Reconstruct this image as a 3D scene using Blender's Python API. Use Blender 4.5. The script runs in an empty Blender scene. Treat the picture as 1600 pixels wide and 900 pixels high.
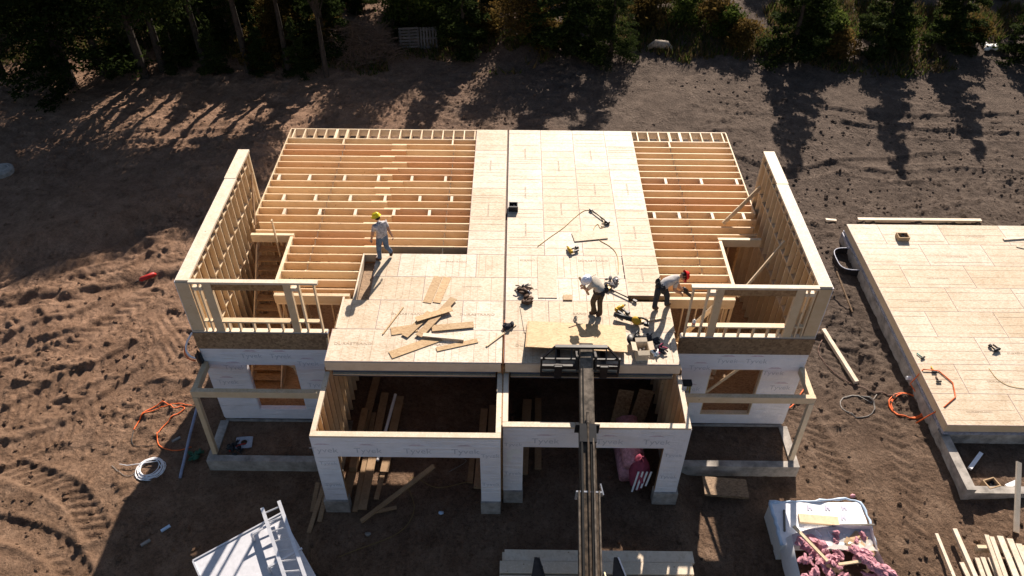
import bpy, bmesh, math, random
import numpy as np
from mathutils import Vector, Matrix
rnd = random.Random(11)
S = bpy.context.scene
COL = S.collection

# ------------------------------------------------------------------ camera
CF, CP, CYAW, CR = 1233.31, 0.7338, -0.0026, 0.0087
CC = Vector((0.2659, -14.6485, 15.9422))
def cam_axes():
    cp, sp = math.cos(CP), math.sin(CP)
    f = Vector((math.sin(CYAW)*cp, math.cos(CYAW)*cp, -sp))
    r = Vector((math.cos(CYAW), -math.sin(CYAW), 0)); u = r.cross(f)
    return (math.cos(CR)*r+math.sin(CR)*u, -math.sin(CR)*r+math.cos(CR)*u, f)
AX = cam_axes()
def at(u, v, z):
    """world point at height z seen at pixel (u, v) of the 1600x900 photograph"""
    d = AX[0]*((u-800)/CF) - AX[1]*((v-450)/CF) + AX[2]
    return CC + d*((z-CC.z)/d.z)
cam = bpy.data.cameras.new('camera'); cam.sensor_width = 36; cam.lens = 36*CF/1600
cam.clip_start = .1; cam.clip_end = 2000
co = bpy.data.objects.new('camera', cam); COL.objects.link(co)
m = Matrix((AX[0], AX[1], -AX[2])).transposed().to_4x4(); m.translation = CC
co.matrix_world = m; S.camera = co

# ------------------------------------------------------------------ world / light
SUNV = Vector((.37, 1.52, 1.0)).normalized()
elev = math.asin(SUNV.z); azi = math.atan2(SUNV.x, SUNV.y)
w = bpy.data.worlds.new('World'); S.world = w; w.use_nodes = True
nt = w.node_tree; nt.nodes.clear()
sky = nt.nodes.new('ShaderNodeTexSky'); sky.sky_type = 'NISHITA'; sky.sun_disc = False
sky.sun_elevation = elev; sky.sun_rotation = azi; sky.air_density = 1.0; sky.dust_density = 1.2
bg = nt.nodes.new('ShaderNodeBackground'); bg.inputs[1].default_value = .05
wo = nt.nodes.new('ShaderNodeOutputWorld')
nt.links.new(sky.outputs[0], bg.inputs[0]); nt.links.new(bg.outputs[0], wo.inputs[0])
sl = bpy.data.lights.new('sun', 'SUN'); sl.energy = 5; sl.angle = math.radians(.55); sl.color = (1, .89, .77)
so = bpy.data.objects.new('sun', sl); COL.objects.link(so)
so.rotation_euler = SUNV.to_track_quat('Z', 'Y').to_euler(); so.location = (10, 40, 40)
S.view_settings.view_transform = 'Standard'; S.view_settings.look = 'None'
S.view_settings.exposure = 1.05; S.view_settings.gamma = 1
S.view_settings.use_curve_mapping = False

# ------------------------------------------------------------------ materials
class NT:
    def __init__(s, name):
        s.m = bpy.data.materials.new(name); s.m.use_nodes = True; s.t = s.m.node_tree
        s.b = s.t.nodes['Principled BSDF']; s.b.inputs['Specular IOR Level'].default_value = .25
    def n(s, typ, **kw):
        o = s.t.nodes.new(typ)
        for k, v in kw.items():
            if k in o.inputs: o.inputs[k].default_value = v
            else: setattr(o, k, v)
        return o
    def l(s, a, b): s.t.links.new(a, b)
    def coord(s, scale=(1, 1, 1), rot=(0, 0, 0), jitter=True):
        tc = s.n('ShaderNodeTexCoord'); mp = s.n('ShaderNodeMapping')
        mp.inputs['Scale'].default_value = scale; mp.inputs['Rotation'].default_value = rot
        s.l(tc.outputs['Object'], mp.inputs['Vector'])
        if jitter:
            oi = s.n('ShaderNodeObjectInfo'); mu = s.n('ShaderNodeMath', operation='MULTIPLY'); mu.inputs[1].default_value = 37.
            s.l(oi.outputs['Random'], mu.inputs[0]); s.l(mu.outputs[0], mp.inputs['Location'])
        return mp.outputs[0]
    def ramp(s, fac, stops):
        r = s.n('ShaderNodeValToRGB'); e = r.color_ramp.elements
        while len(e) < len(stops): e.new(.5)
        for i, (p, c) in enumerate(stops):
            e[i].position = p; e[i].color = (*c, 1) if len(c) == 3 else c
        s.l(fac, r.inputs[0]); return r.outputs[0]
    def noise(s, vec, scale, detail=4, rough=.6):
        o = s.n('ShaderNodeTexNoise', Scale=scale, Detail=detail, Roughness=rough); s.l(vec, o.inputs['Vector']); return o
    def mul(s, a, b, fac=1.0, mode='MULTIPLY'):
        x = s.n('ShaderNodeMix', data_type='RGBA', blend_type=mode); x.inputs[0].default_value = fac
        for i, v in ((6, a), (7, b)):
            if isinstance(v, tuple): x.inputs[i].default_value = (*v, 1)
            else: s.l(v, x.inputs[i])
        return x.outputs[2]
    def bump(s, h, strength=.3, dist=.01):
        b = s.n('ShaderNodeBump', Strength=strength, Distance=dist); s.l(h, b.inputs['Height']); s.l(b.outputs[0], s.b.inputs['Normal'])
    def rnd_tint(s, lo, hi):
        oi = s.n('ShaderNodeObjectInfo'); return s.ramp(oi.outputs['Random'], [(0, lo), (1, hi)])
    def done(s, col, rough=.7):
        if isinstance(col, tuple): s.b.inputs['Base Color'].default_value = (*col, 1)
        else: s.l(col, s.b.inputs['Base Color'])
        s.b.inputs['Roughness'].default_value = rough
        return s.m

def osb_mat(name, a, b, c, lo=(.82,)*3, hi=(1.06,)*3, blotch=.4):
    t = NT(name); v = t.coord()
    vo = t.n('ShaderNodeTexVoronoi', Scale=16.); 
    mp = t.n('ShaderNodeMapping'); mp.inputs['Scale'].default_value = (1, 2.4, 1); mp.inputs['Rotation'].default_value = (0, 0, .5)
    t.l(v, mp.inputs[0]); t.l(mp.outputs[0], vo.inputs['Vector'])
    sep = t.n('ShaderNodeSeparateColor'); t.l(vo.outputs['Color'], sep.inputs[0])
    flake = t.ramp(sep.outputs[0], [(0, a), (.35, b), (1, c)])
    n1 = t.noise(v, 1.1, 5, .65)
    col = t.mul(flake, t.ramp(n1.outputs['Fac'], [(.3, (.72, .62, .5)), (.62, (1.05, 1.05, 1.05))]), blotch)
    n2 = t.noise(v, 60, 2, .5)
    col = t.mul(col, t.ramp(n2.outputs['Fac'], [(.3, (.8, .78, .74)), (.7, (1.08, 1.08, 1.08))]), .6)
    col = t.mul(col, t.rnd_tint(lo, hi))
    t.bump(sep.outputs[1], .25, .003)
    return t.done(col, .62)
OSB = osb_mat('osb_deck', (.47, .385, .295), (.56, .48, .395), (.64, .575, .495), (.87, .81, .70), (1.03, 1.045, 1.05), .55)
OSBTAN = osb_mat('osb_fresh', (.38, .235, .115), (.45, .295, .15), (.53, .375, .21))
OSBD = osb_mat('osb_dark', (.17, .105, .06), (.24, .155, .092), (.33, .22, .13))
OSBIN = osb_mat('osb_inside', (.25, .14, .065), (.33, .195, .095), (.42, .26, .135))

def lumber_mat(name, base, dark, lo, hi, red=None):
    t = NT(name); v = t.coord()
    n1 = t.noise(v, 3, 5, .7)
    col = t.ramp(n1.outputs['Fac'], [(.3, dark), (.65, base)])
    w_ = t.n('ShaderNodeTexWave', Scale=14., Distortion=6., Detail=3.); w_.bands_direction = 'Z'; t.l(v, w_.inputs['Vector'])
    col = t.mul(col, t.ramp(w_.outputs['Fac'], [(.0, (.82, .78, .72)), (.7, (1.04, 1.04, 1.04))]), .55)
    vo = t.n('ShaderNodeTexVoronoi', Scale=3.1); t.l(v, vo.inputs['Vector'])
    col = t.mul(col, t.ramp(vo.outputs['Distance'], [(.035, (.3, .18, .1)), (.085, (1, 1, 1))]), .75)
    if red:
        oi = t.n('ShaderNodeObjectInfo'); col = t.mul(col, t.ramp(oi.outputs['Random'], [(0, red), (.16, red), (.24, lo), (1, hi)]))
    else: col = t.mul(col, t.rnd_tint(lo, hi))
    return t.done(col, .6)
LUM = lumber_mat('lumber_fresh', (.71, .57, .405), (.62, .475, .31), (.82, .77, .71), (1.03, 1.03, 1.02))
JOI = lumber_mat('lumber_joist', (.77, .60, .405), (.68, .50, .31), (.90, .79, .70), (1.03, 1.04, 1.04), (.80, .60, .50))
PALE = lumber_mat('lumber_pale', (.70, .60, .48), (.60, .49, .37), (.88, .86, .84), (1.03, 1.03, 1.03))
LUMD = lumber_mat('lumber_dimmed', (.36, .235, .135), (.26, .16, .085), (.7, .68, .64), (1.0, 1.0, 1.0))  # darker lumber copy, the dimness of the garages put into its colour
GREYW = lumber_mat('lumber_weathered', (.13, .115, .10), (.08, .065, .055), (.8, .8, .8), (1.05, 1.05, 1.05))

def plain(name, col, rough=.6, metal=0, var=.12, scale=8, bump=.15, spec=None):
    t = NT(name); v = t.coord(); n = t.noise(v, scale, 5, .65)
    lo = tuple(c*(1-var*1.8) for c in col); hi = tuple(min(1, c*(1+var)) for c in col)
    c = t.ramp(n.outputs['Fac'], [(.3, lo), (.68, hi)]); t.b.inputs['Metallic'].default_value = metal
    if spec is not None: t.b.inputs['Specular IOR Level'].default_value = spec
    if bump: t.bump(n.outputs['Fac'], bump, .01)
    return t.done(c, rough)

def wrap_mat():
    t = NT('house_wrap'); v = t.coord((1, 1, 1.0)); n = t.noise(v, 2.2, 6, .6)
    mp = t.n('ShaderNodeMapping'); mp.inputs['Scale'].default_value = (.6, .6, 5); t.l(v, mp.inputs[0])
    n2 = t.noise(mp.outputs[0], 2.5, 3, .5)
    c = t.ramp(n.outputs['Fac'], [(.3, (.71, .68, .70)), (.7, (.80, .765, .785))])
    ad = t.n('ShaderNodeMath', operation='ADD'); t.l(n.outputs['Fac'], ad.inputs[0]); t.l(n2.outputs['Fac'], ad.inputs[1])
    t.bump(ad.outputs[0], .7, .09); return t.done(c, .5)
WRAP = wrap_mat()
LETTER = plain('letter_grey', (.53, .52, .56), .7, bump=0)
LETTERR = plain('letter_red', (.62, .50, .55), .7, bump=0)
STAMP = plain('stamp_ink', (.36, .27, .19), .7, bump=0)
STAMPF = plain('stamp_ink_faded', (.46, .37, .28), .7, bump=0)
CHALK = plain('chalk_line', (.32, .215, .155), .8, bump=0)
SEAMP = plain('sheet_edge_paint', (.36, .26, .28), .8, bump=0)
CONC = plain('concrete', (.35, .315, .28), .88, var=.32, scale=2.2, bump=.3)
MEMB = plain('membrane', (.42, .43, .50), .25, metal=.3, var=.2)
STEELB = plain('beam_shade_blue', (.10, .11, .14), .5)  # dark blue-grey puts the shade under the deck overhang into the colour
BLACK = plain('black_plastic', (.018, .018, .02), .45)
RUBBER = plain('black_rubber', (.022, .021, .02), .85)
DARKST = plain('dark_painted_steel', (.03, .025, .024), .45, var=.3)
BOOMG = plain('boom_worn_steel', (.15, .12, .092), .5, metal=.1, var=.45, scale=5)
BOOMD = plain('boom_dirty_steel', (.085, .06, .04), .55, metal=.05, var=.5, scale=6)
CREAM = plain('machine_cream', (.62, .53, .36), .45)
YELLOW = plain('tool_yellow', (.50, .30, .025), .4)
ORANGE = plain('orange_rubber', (.75, .14, .03), .5, bump=0)
REDP = plain('red_plastic', (.40, .03, .025), .4)
WHITE = plain('white_paint', (.75, .74, .72), .45, var=.05)
WHITEP = plain('white_plastic', (.78, .78, .80), .4, var=.04)
ALU = plain('aluminium', (.62, .62, .64), .35, metal=.6, var=.08)
GREYC = plain('grey_cable', (.24, .22, .2), .6, bump=0)
TANHOSE = plain('tan_air_hose', (.55, .38, .14), .5, bump=0)
LEATHER = plain('tool_leather', (.085, .045, .026), .7, var=.4)
DARKCL = plain('dark_cloth', (.03, .03, .036), .9)
PINK = plain('pink_insulation', (.52, .25, .29), .95, var=.25, scale=12, bump=.6)
MAUVE = plain('plum_cloth', (.30, .06, .10), .9)
CARD = plain('cardboard', (.42, .29, .17), .8)
BLUEW = plain('blue_film', (.45, .56, .70), .3, var=.1, scale=4)
GREEN = plain('green_net', (.03, .10, .06), .7)
FIBG = plain('ladder_fibreglass', (.48, .38, .06), .5)
ROCK = plain('pale_rock', (.30, .25, .20), .9, var=.3, scale=5, bump=.6)
SILL = plain('sill_gasket', (.12, .13, .17), .5)

def film_mat():
    t = NT('clear_film'); t.b.inputs['Roughness'].default_value = .18
    t.b.inputs['Base Color'].default_value = (.80, .76, .72, 1); t.b.inputs['Alpha'].default_value = .38
    return t.m
FILM = film_mat()

def dirt_mat():
    t = NT('dirt'); v = t.coord(jitter=False)
    big = t.noise(v, .16, 5, .6); mid = t.noise(v, 1.4, 6, .65); fine = t.noise(v, 9, 8, .75)
    sx = t.n('ShaderNodeSeparateXYZ'); t.l(v, sx.inputs[0])
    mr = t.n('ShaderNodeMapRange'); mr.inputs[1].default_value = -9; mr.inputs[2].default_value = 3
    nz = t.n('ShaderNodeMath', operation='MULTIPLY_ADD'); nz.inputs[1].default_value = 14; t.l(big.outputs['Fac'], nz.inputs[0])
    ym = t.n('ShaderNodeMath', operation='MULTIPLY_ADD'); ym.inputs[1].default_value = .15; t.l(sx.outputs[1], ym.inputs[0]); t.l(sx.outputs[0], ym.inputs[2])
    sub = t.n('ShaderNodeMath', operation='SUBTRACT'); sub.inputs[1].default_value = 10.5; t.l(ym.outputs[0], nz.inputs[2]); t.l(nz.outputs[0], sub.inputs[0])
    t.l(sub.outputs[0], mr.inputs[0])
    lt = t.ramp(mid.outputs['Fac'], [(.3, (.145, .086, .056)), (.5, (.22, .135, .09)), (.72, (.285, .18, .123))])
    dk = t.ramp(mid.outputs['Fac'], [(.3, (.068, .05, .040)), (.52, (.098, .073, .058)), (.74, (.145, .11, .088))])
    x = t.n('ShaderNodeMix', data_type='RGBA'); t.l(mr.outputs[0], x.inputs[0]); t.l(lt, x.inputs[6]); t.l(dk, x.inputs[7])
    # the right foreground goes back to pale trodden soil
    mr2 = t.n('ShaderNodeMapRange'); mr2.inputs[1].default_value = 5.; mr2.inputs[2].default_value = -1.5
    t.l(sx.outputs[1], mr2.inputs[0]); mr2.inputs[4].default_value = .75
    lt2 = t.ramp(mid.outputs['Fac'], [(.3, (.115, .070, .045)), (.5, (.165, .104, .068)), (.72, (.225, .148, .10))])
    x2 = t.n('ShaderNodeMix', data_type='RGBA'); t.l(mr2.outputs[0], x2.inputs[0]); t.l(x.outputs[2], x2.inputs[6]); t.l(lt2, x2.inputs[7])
    col = t.mul(x2.outputs[2], t.ramp(fine.outputs['Fac'], [(.30, (.40, .37, .36)), (.46, (.92, .92, .92)), (.72, (1.35, 1.32, 1.3))]), .8)
    vo = t.n('ShaderNodeTexVoronoi', Scale=5.5); t.l(v, vo.inputs['Vector'])
    col = t.mul(col, t.ramp(vo.outputs['Distance'], [(.05, (1.7, 1.65, 1.6)), (.09, (1, 1, 1))]), .6)
    v3 = t.n('ShaderNodeTexVoronoi', Scale=7.); v3.feature = 'SMOOTH_F1'; nd = t.n('ShaderNodeVectorMath', operation='MULTIPLY_ADD')
    nd.inputs[1].default_value = (.25, .25, .25); t.l(fine.outputs['Color'], nd.inputs[0]); t.l(v, nd.inputs[2]); t.l(nd.outputs[0], v3.inputs['Vector'])
    pk = t.n('ShaderNodeMath', operation='MULTIPLY'); gate = t.ramp(t.noise(v, .45, 4, .6).outputs['Fac'], [(.42, (.12,)*3), (.60, (.9,)*3)])
    t.l(v3.outputs['Distance'], pk.inputs[0]); t.l(gate, pk.inputs[1])
    ad = t.n('ShaderNodeMath', operation='MULTIPLY_ADD'); ad.inputs[1].default_value = 1.1
    t.l(fine.outputs['Fac'], ad.inputs[0]); t.l(pk.outputs[0], ad.inputs[2])
    grit = t.noise(v, 26, 5, .7)
    a2 = t.n('ShaderNodeMath', operation='MULTIPLY_ADD'); a2.inputs[1].default_value = .45; t.l(grit.outputs['Fac'], a2.inputs[0]); t.l(ad.outputs[0], a2.inputs[2])
    col = t.mul(col, t.ramp(grit.outputs['Fac'], [(.34, (.45, .43, .42)), (.47, (1, 1, 1)), (.72, (1.22, 1.2, 1.18))]), .75)
    t.bump(a2.outputs[0], 1.0, .085)
    t.b.inputs['Specular IOR Level'].default_value = .1
    return t.done(col, .95)
DIRT = dirt_mat()

def leaf_mat(name, a, b, trans=.35):
    t = NT(name); g = t.n('ShaderNodeNewGeometry'); oi = t.n('ShaderNodeObjectInfo')
    c = t.ramp(g.outputs['Random Per Island'], [(0, a), (1, b)])
    c = t.mul(c, t.ramp(oi.outputs['Random'], [(0, (.7, .72, .6)), (1, (1.25, 1.15, 1.1))]))
    t.done(c, .9); t.b.inputs['Specular IOR Level'].default_value = .04
    tr = t.n('ShaderNodeBsdfTranslucent'); t.l(c, tr.inputs['Color'])
    mx = t.n('ShaderNodeMixShader'); mx.inputs[0].default_value = trans
    out = t.t.nodes['Material Output']; t.l(t.b.outputs[0], mx.inputs[1]); t.l(tr.outputs[0], mx.inputs[2]); t.l(mx.outputs[0], out.inputs[0])
    return t.m
NEEDLE = leaf_mat('needles', (.014, .023, .008), (.045, .062, .018), .42)
BROAD = leaf_mat('broad_leaves', (.028, .048, .010), (.085, .11, .026), .5)
AUTUMN = leaf_mat('autumn_leaves', (.07, .045, .014), (.13, .09, .03), .45)
DRYG = leaf_mat('dry_grass', (.085, .062, .032), (.15, .112, .06), .4)
BARK = plain('bark', (.045, .033, .025), .9, var=.35, scale=6, bump=.5)
BRUSH = plain('dead_twigs', (.13, .085, .06), .9, var=.3)

# ------------------------------------------------------------------ mesh helper
class MB:
    def __init__(s): s.v = []; s.f = []; s.mi = []
    def add(s, vs, fs, mi=0):
        o = len(s.v); s.v += [tuple(x) for x in vs]; s.f += [tuple(i+o for i in f) for f in fs]; s.mi += [mi]*len(fs); return s
    def box(s, x0, x1, y0, y1, z0, z1, mi=0):
        vs = [(x, y, z) for z in (z0, z1) for y in (y0, y1) for x in (x0, x1)]
        return s.add(vs, [(0, 2, 3, 1), (4, 5, 7, 6), (0, 1, 5, 4), (2, 6, 7, 3), (0, 4, 6, 2), (1, 3, 7, 5)], mi)
    def bar(s, p, q, wd, ht, mi=0, up=(0, 0, 1), roll=0, bev=0):
        p, q = Vector(p), Vector(q); d = (q-p).normalized(); up = Vector(up)
        if abs(d.dot(up)) > .98: up = Vector((0, 1, 0))
        a = d.cross(up).normalized(); b = a.cross(d).normalized()
        if roll: R = Matrix.Rotation(roll, 3, d); a = R @ a; b = R @ b
        if not bev:
            pr = [(-wd/2, -ht/2), (wd/2, -ht/2), (wd/2, ht/2), (-wd/2, ht/2)]
        else:
            e = bev; W, H = wd/2, ht/2
            pr = [(-W+e, -H), (W-e, -H), (W, -H+e), (W, H-e), (W-e, H), (-W+e, H), (-W, H-e), (-W, -H+e)]
        n = len(pr); vs = [p+a*x+b*y for x, y in pr]+[q+a*x+b*y for x, y in pr]
        fs = [tuple(range(n-1, -1, -1)), tuple(range(n, 2*n))]+[(i, (i+1) % n, (i+1) % n+n, i+n) for i in range(n)]
        return s.add(vs, fs, mi)
    def tube(s, pts, r, n=8, mi=0, cap=True):
        pts = [Vector(p) for p in pts]; k = len(pts)
        rs = r if isinstance(r, (list, tuple)) else [r]*k
        vs = []; ref = None
        for i, p in enumerate(pts):
            d = (pts[min(i+1, k-1)]-pts[max(i-1, 0)])
            d = d.normalized() if d.length > 1e-9 else Vector((0, 0, 1))
            if ref is None: ref = Vector((0, 0, 1)) if abs(d.z) < .9 else Vector((1, 0, 0))
            a = d.cross(ref).normalized(); b = a.cross(d).normalized(); ref = b
            for j in range(n):
                t = 2*math.pi*j/n; vs.append(p+(a*math.cos(t)+b*math.sin(t))*rs[i])
        fs = [(i*n+j, i*n+(j+1) % n, (i+1)*n+(j+1) % n, (i+1)*n+j) for i in range(k-1) for j in range(n)]
        if cap: fs += [tuple(range(n-1, -1, -1)), tuple(range((k-1)*n, k*n))]
        return s.add(vs, fs, mi)
    def prism(s, poly, z0, z1, M=None, mi=0):
        n = len(poly); vs = [Vector((x, y, z0)) for x, y in poly]+[Vector((x, y, z1)) for x, y in poly]
        if M is not None: vs = [M @ v for v in vs]
        return s.add(vs, [tuple(range(n-1, -1, -1)), tuple(range(n, 2*n))]+[(i, (i+1) % n, (i+1) % n+n, i+n) for i in range(n)], mi)
    def lathe(s, prof, n=16, M=None, mi=0):
        vs = [Vector((r*math.cos(2*math.pi*j/n), r*math.sin(2*math.pi*j/n), z)) for r, z in prof for j in range(n)]
        if M is not None: vs = [M @ v for v in vs]
        fs = [(i*n+j, i*n+(j+1) % n, (i+1)*n+(j+1) % n, (i+1)*n+j) for i in range(len(prof)-1) for j in range(n)]
        return s.add(vs, fs, mi)
    def ball(s, c, rx, ry, rz, mi=0, n=10, wob=0, M=None, rr=rnd):
        vs = []; k = n//2+1
        for i in range(k+1):
            ph = math.pi*i/k
            for j in range(n):
                th = 2*math.pi*j/n; q = 1+(rr.uniform(-wob, wob) if wob else 0)
                p = Vector((rx*math.sin(ph)*math.cos(th)*q, ry*math.sin(ph)*math.sin(th)*q, rz*math.cos(ph)*q))
                if M is not None: p = M @ p
                vs.append(Vector(c)+p)
        fs = [(i*n+j, (i+1)*n+j, (i+1)*n+(j+1) % n, i*n+(j+1) % n) for i in range(k) for j in range(n)]
        return s.add(vs, fs, mi)
    def build(s, name, mats, parent=None, smooth=False, loc=None):
        me = bpy.data.meshes.new(name)
        vs = s.v
        off = Vector((0, 0, 0))
        if loc is not None:
            off = Vector(loc); vs = [(a-off.x, b-off.y, c-off.z) for a, b, c in vs]
        me.from_pydata(vs, [], s.f)
        if not isinstance(mats, (list, tuple)): mats = [mats]
        for q in mats: me.materials.append(q)
        me.polygons.foreach_set('material_index', s.mi)
        if smooth: me.polygons.foreach_set('use_smooth', [True]*len(s.f))
        me.update()
        o = bpy.data.objects.new(name, me); COL.objects.link(o)
        o.location = off
        if parent is not None:
            o.parent = parent
            r = parent
            base = Vector((0, 0, 0))
            while r is not None: base += Vector(r.location); r = r.parent
            o.location = off-base if loc is not None else -base
        return o
def tag(o, label, cat, group=None):
    o['label'] = label; o['category'] = cat
    if group: o['group'] = group
    return o
def thing(name, label, cat, loc, group=None):
    o = bpy.data.objects.new(name, None); COL.objects.link(o); o.location = loc; o.empty_display_size = .2
    return tag(o, label, cat, group)
def local_part(mb, name, mats, parent, smooth=False):
    """part whose vertices are already in the thing's own coordinates"""
    o = mb.build(name, mats, None, smooth); o.parent = parent; return o
def struct(o): o['kind'] = 'structure'; return o

_txt = {}
def text_geo(s, size):
    key = s
    if key not in _txt:
        cu = bpy.data.curves.new('t', 'FONT'); cu.body = s; cu.size = 1; cu.align_x = 'CENTER'; cu.resolution_u = 2
        ob = bpy.data.objects.new('t', cu); COL.objects.link(ob); bpy.context.view_layer.update()
        me = ob.evaluated_get(bpy.context.evaluated_depsgraph_get()).to_mesh()
        _txt[key] = ([tuple(v.co) for v in me.vertices], [tuple(p.vertices) for p in me.polygons])
        bpy.data.objects.remove(ob); bpy.data.curves.remove(cu)
    vs, fs = _txt[key]
    return [Vector(v)*size for v in vs], fs
def put_text(mb, s, size, org, ux, uy, mi, squash=1.0):
    vs, fs = text_geo(s, size); ux, uy, org = Vector(ux), Vector(uy), Vector(org)
    mb.add([org+ux*v.x*squash+uy*v.y for v in vs], fs, mi)

# ------------------------------------------------------------------ ground
def vnoise(x, y, seed):
    xi = np.floor(x).astype(np.int64); yi = np.floor(y).astype(np.int64); fx = x-xi; fy = y-yi
    fx = fx*fx*(3-2*fx); fy = fy*fy*(3-2*fy)
    def h(a, b):
        n = (a*374761393+b*668265263+seed*982451653) & 0x7fffffff
        n = ((n ^ (n >> 13))*1274126177) & 0x7fffffff
        return ((n ^ (n >> 16)) & 0xffff)/65535.
    return (h(xi, yi)*(1-fx)+h(xi+1, yi)*fx)*(1-fy)+(h(xi, yi+1)*(1-fx)+h(xi+1, yi+1)*fx)*fy
def fbm(x, y, s, seed, o=4, g=.5):
    r = 0; a = 1; t = 0
    for k in range(o): r = r+a*vnoise(x*s, y*s, seed+k*7); t += a; a *= g; s *= 2.03
    return r/t
def sst(a, b, x): t = np.clip((x-a)/(b-a), 0, 1); return t*t*(3-2*t)
def PZ(u, v): p = at(u, v, -4.3); return (p.x, p.y)
TRACKS = [  # polylines over the left-hand yard
    [PZ(-30, 520), PZ(60, 470), PZ(130, 440), PZ(200, 425), PZ(250, 395)],
    [PZ(-20, 470), PZ(60, 432), PZ(120, 415), PZ(180, 395), PZ(215, 365)],
    [PZ(10, 650), PZ(90, 600), PZ(150, 575), PZ(230, 530), PZ(270, 490)],
    [PZ(-20, 610), PZ(60, 560), PZ(120, 535), PZ(190, 490), PZ(240, 455)],
    [PZ(-10, 720), PZ(60, 745), PZ(110, 770), PZ(150, 830)],
    [PZ(200, 212), PZ(300, 208), PZ(420, 208), PZ(520, 180)],
    [PZ(200, 228), PZ(300, 226), PZ(400, 222)],
    [PZ(640, 170), PZ(700, 178), PZ(760, 205), PZ(780, 240)],
    [PZ(1300, 172), PZ(1380, 182), PZ(1480, 186), PZ(1600, 180)],
    [PZ(1330, 195), PZ(1420, 205), PZ(1600, 215)],
    [PZ(1250, 640), PZ(1300, 720), PZ(1330, 790), PZ(1340, 900)],
    [PZ(1330, 560), PZ(1400, 700), PZ(1430, 800), PZ(1450, 900)],
    [PZ(1150, 250), PZ(1230, 270), PZ(1330, 255), PZ(1500, 240)],
    [PZ(-20, 560), PZ(50, 520), PZ(120, 500), PZ(190, 455), PZ(235, 400)],
    [PZ(20, 700), PZ(110, 660), PZ(190, 600), PZ(250, 560), PZ(285, 520)],
    [PZ(-20, 820), PZ(40, 835), PZ(90, 860), PZ(120, 900)],
    [PZ(1290, 540), PZ(1350, 640), PZ(1385, 760), PZ(1400, 900)],
    [PZ(1310, 260), PZ(1400, 275), PZ(1500, 268), PZ(1600, 275)],
]
def resample(pl, step=.15):
    out = []
    P = [np.array(p) for p in pl]
    P = [2*P[0]-P[1]]+P+[2*P[-1]-P[-2]]
    for i in range(1, len(P)-2):
        n = max(2, int(np.linalg.norm(P[i+1]-P[i])/step))
        for k in range(n):
            t = k/n
            out.append(.5*((2*P[i])+(-P[i-1]+P[i+1])*t+(2*P[i-1]-5*P[i]+4*P[i+1]-P[i+2])*t*t+(-P[i-1]+3*P[i]-3*P[i+1]+P[i+2])*t**3))
    return np.array(out)
TR = [resample(t) for t in TRACKS]
def base_h(x, y):
    x = np.asarray(x, float); y = np.asarray(y, float)
    z = np.full(x.shape, -4.36)
    z = z+.46*(1-sst(4.95, 5.7, np.abs(x)))*(1-sst(5.2, 6, y))*sst(-9, -1.5, y)
    flat = (1-sst(8.9, 11.5, np.abs(x)))*(1-sst(12., 14, y))         # trodden and dug level round the house
    f2 = sst(13.2, 13.8, x)*(1-sst(11.2, 12.5, y))*sst(-1.4, -.8, y) # inside the second foundation
    flat = np.maximum(flat, f2)
    rough = (1-flat*.93)
    left = 1-sst(-12, -8, x)
    z = z+rough*((fbm(x, y, .22, 3, 3)-.5)*.42+(fbm(x, y, .9, 5, 3)-.5)*.10)
    z = z+rough*left*((fbm(x+y*.3, y*1.5, .33, 9, 3)-.5)*.42)
    # spoil ridge and pit in the tree shade on the left
    # a bank of spoil on the left whose steep face looks at the house, with low windrows before it
    r = left*rough; wob_ = (fbm(x, y, .55, 13, 3)-.5)*1.5
    d = y-(.66*(x+17.2)+9.9)+wob_
    z = z+r*.45*sst(0, 1.5, d)*(1-sst(3.4, 7.5, d))*sst(-9.6, -11.5, x)*sst(-24, -18, x)
    z = z+r*.16*np.exp(-((d+1.2)/.35)**2)*sst(-9.5, -12.5, x)
    d2 = y-(.36*(x+20)+6.4)+wob_*.5; z = z+r*.15*np.exp(-(d2/.35)**2)-r*.14*np.exp(-((d2+.6)/.4)**2)
    z = z+sst(24, 34, y)*.9
    return z
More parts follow.
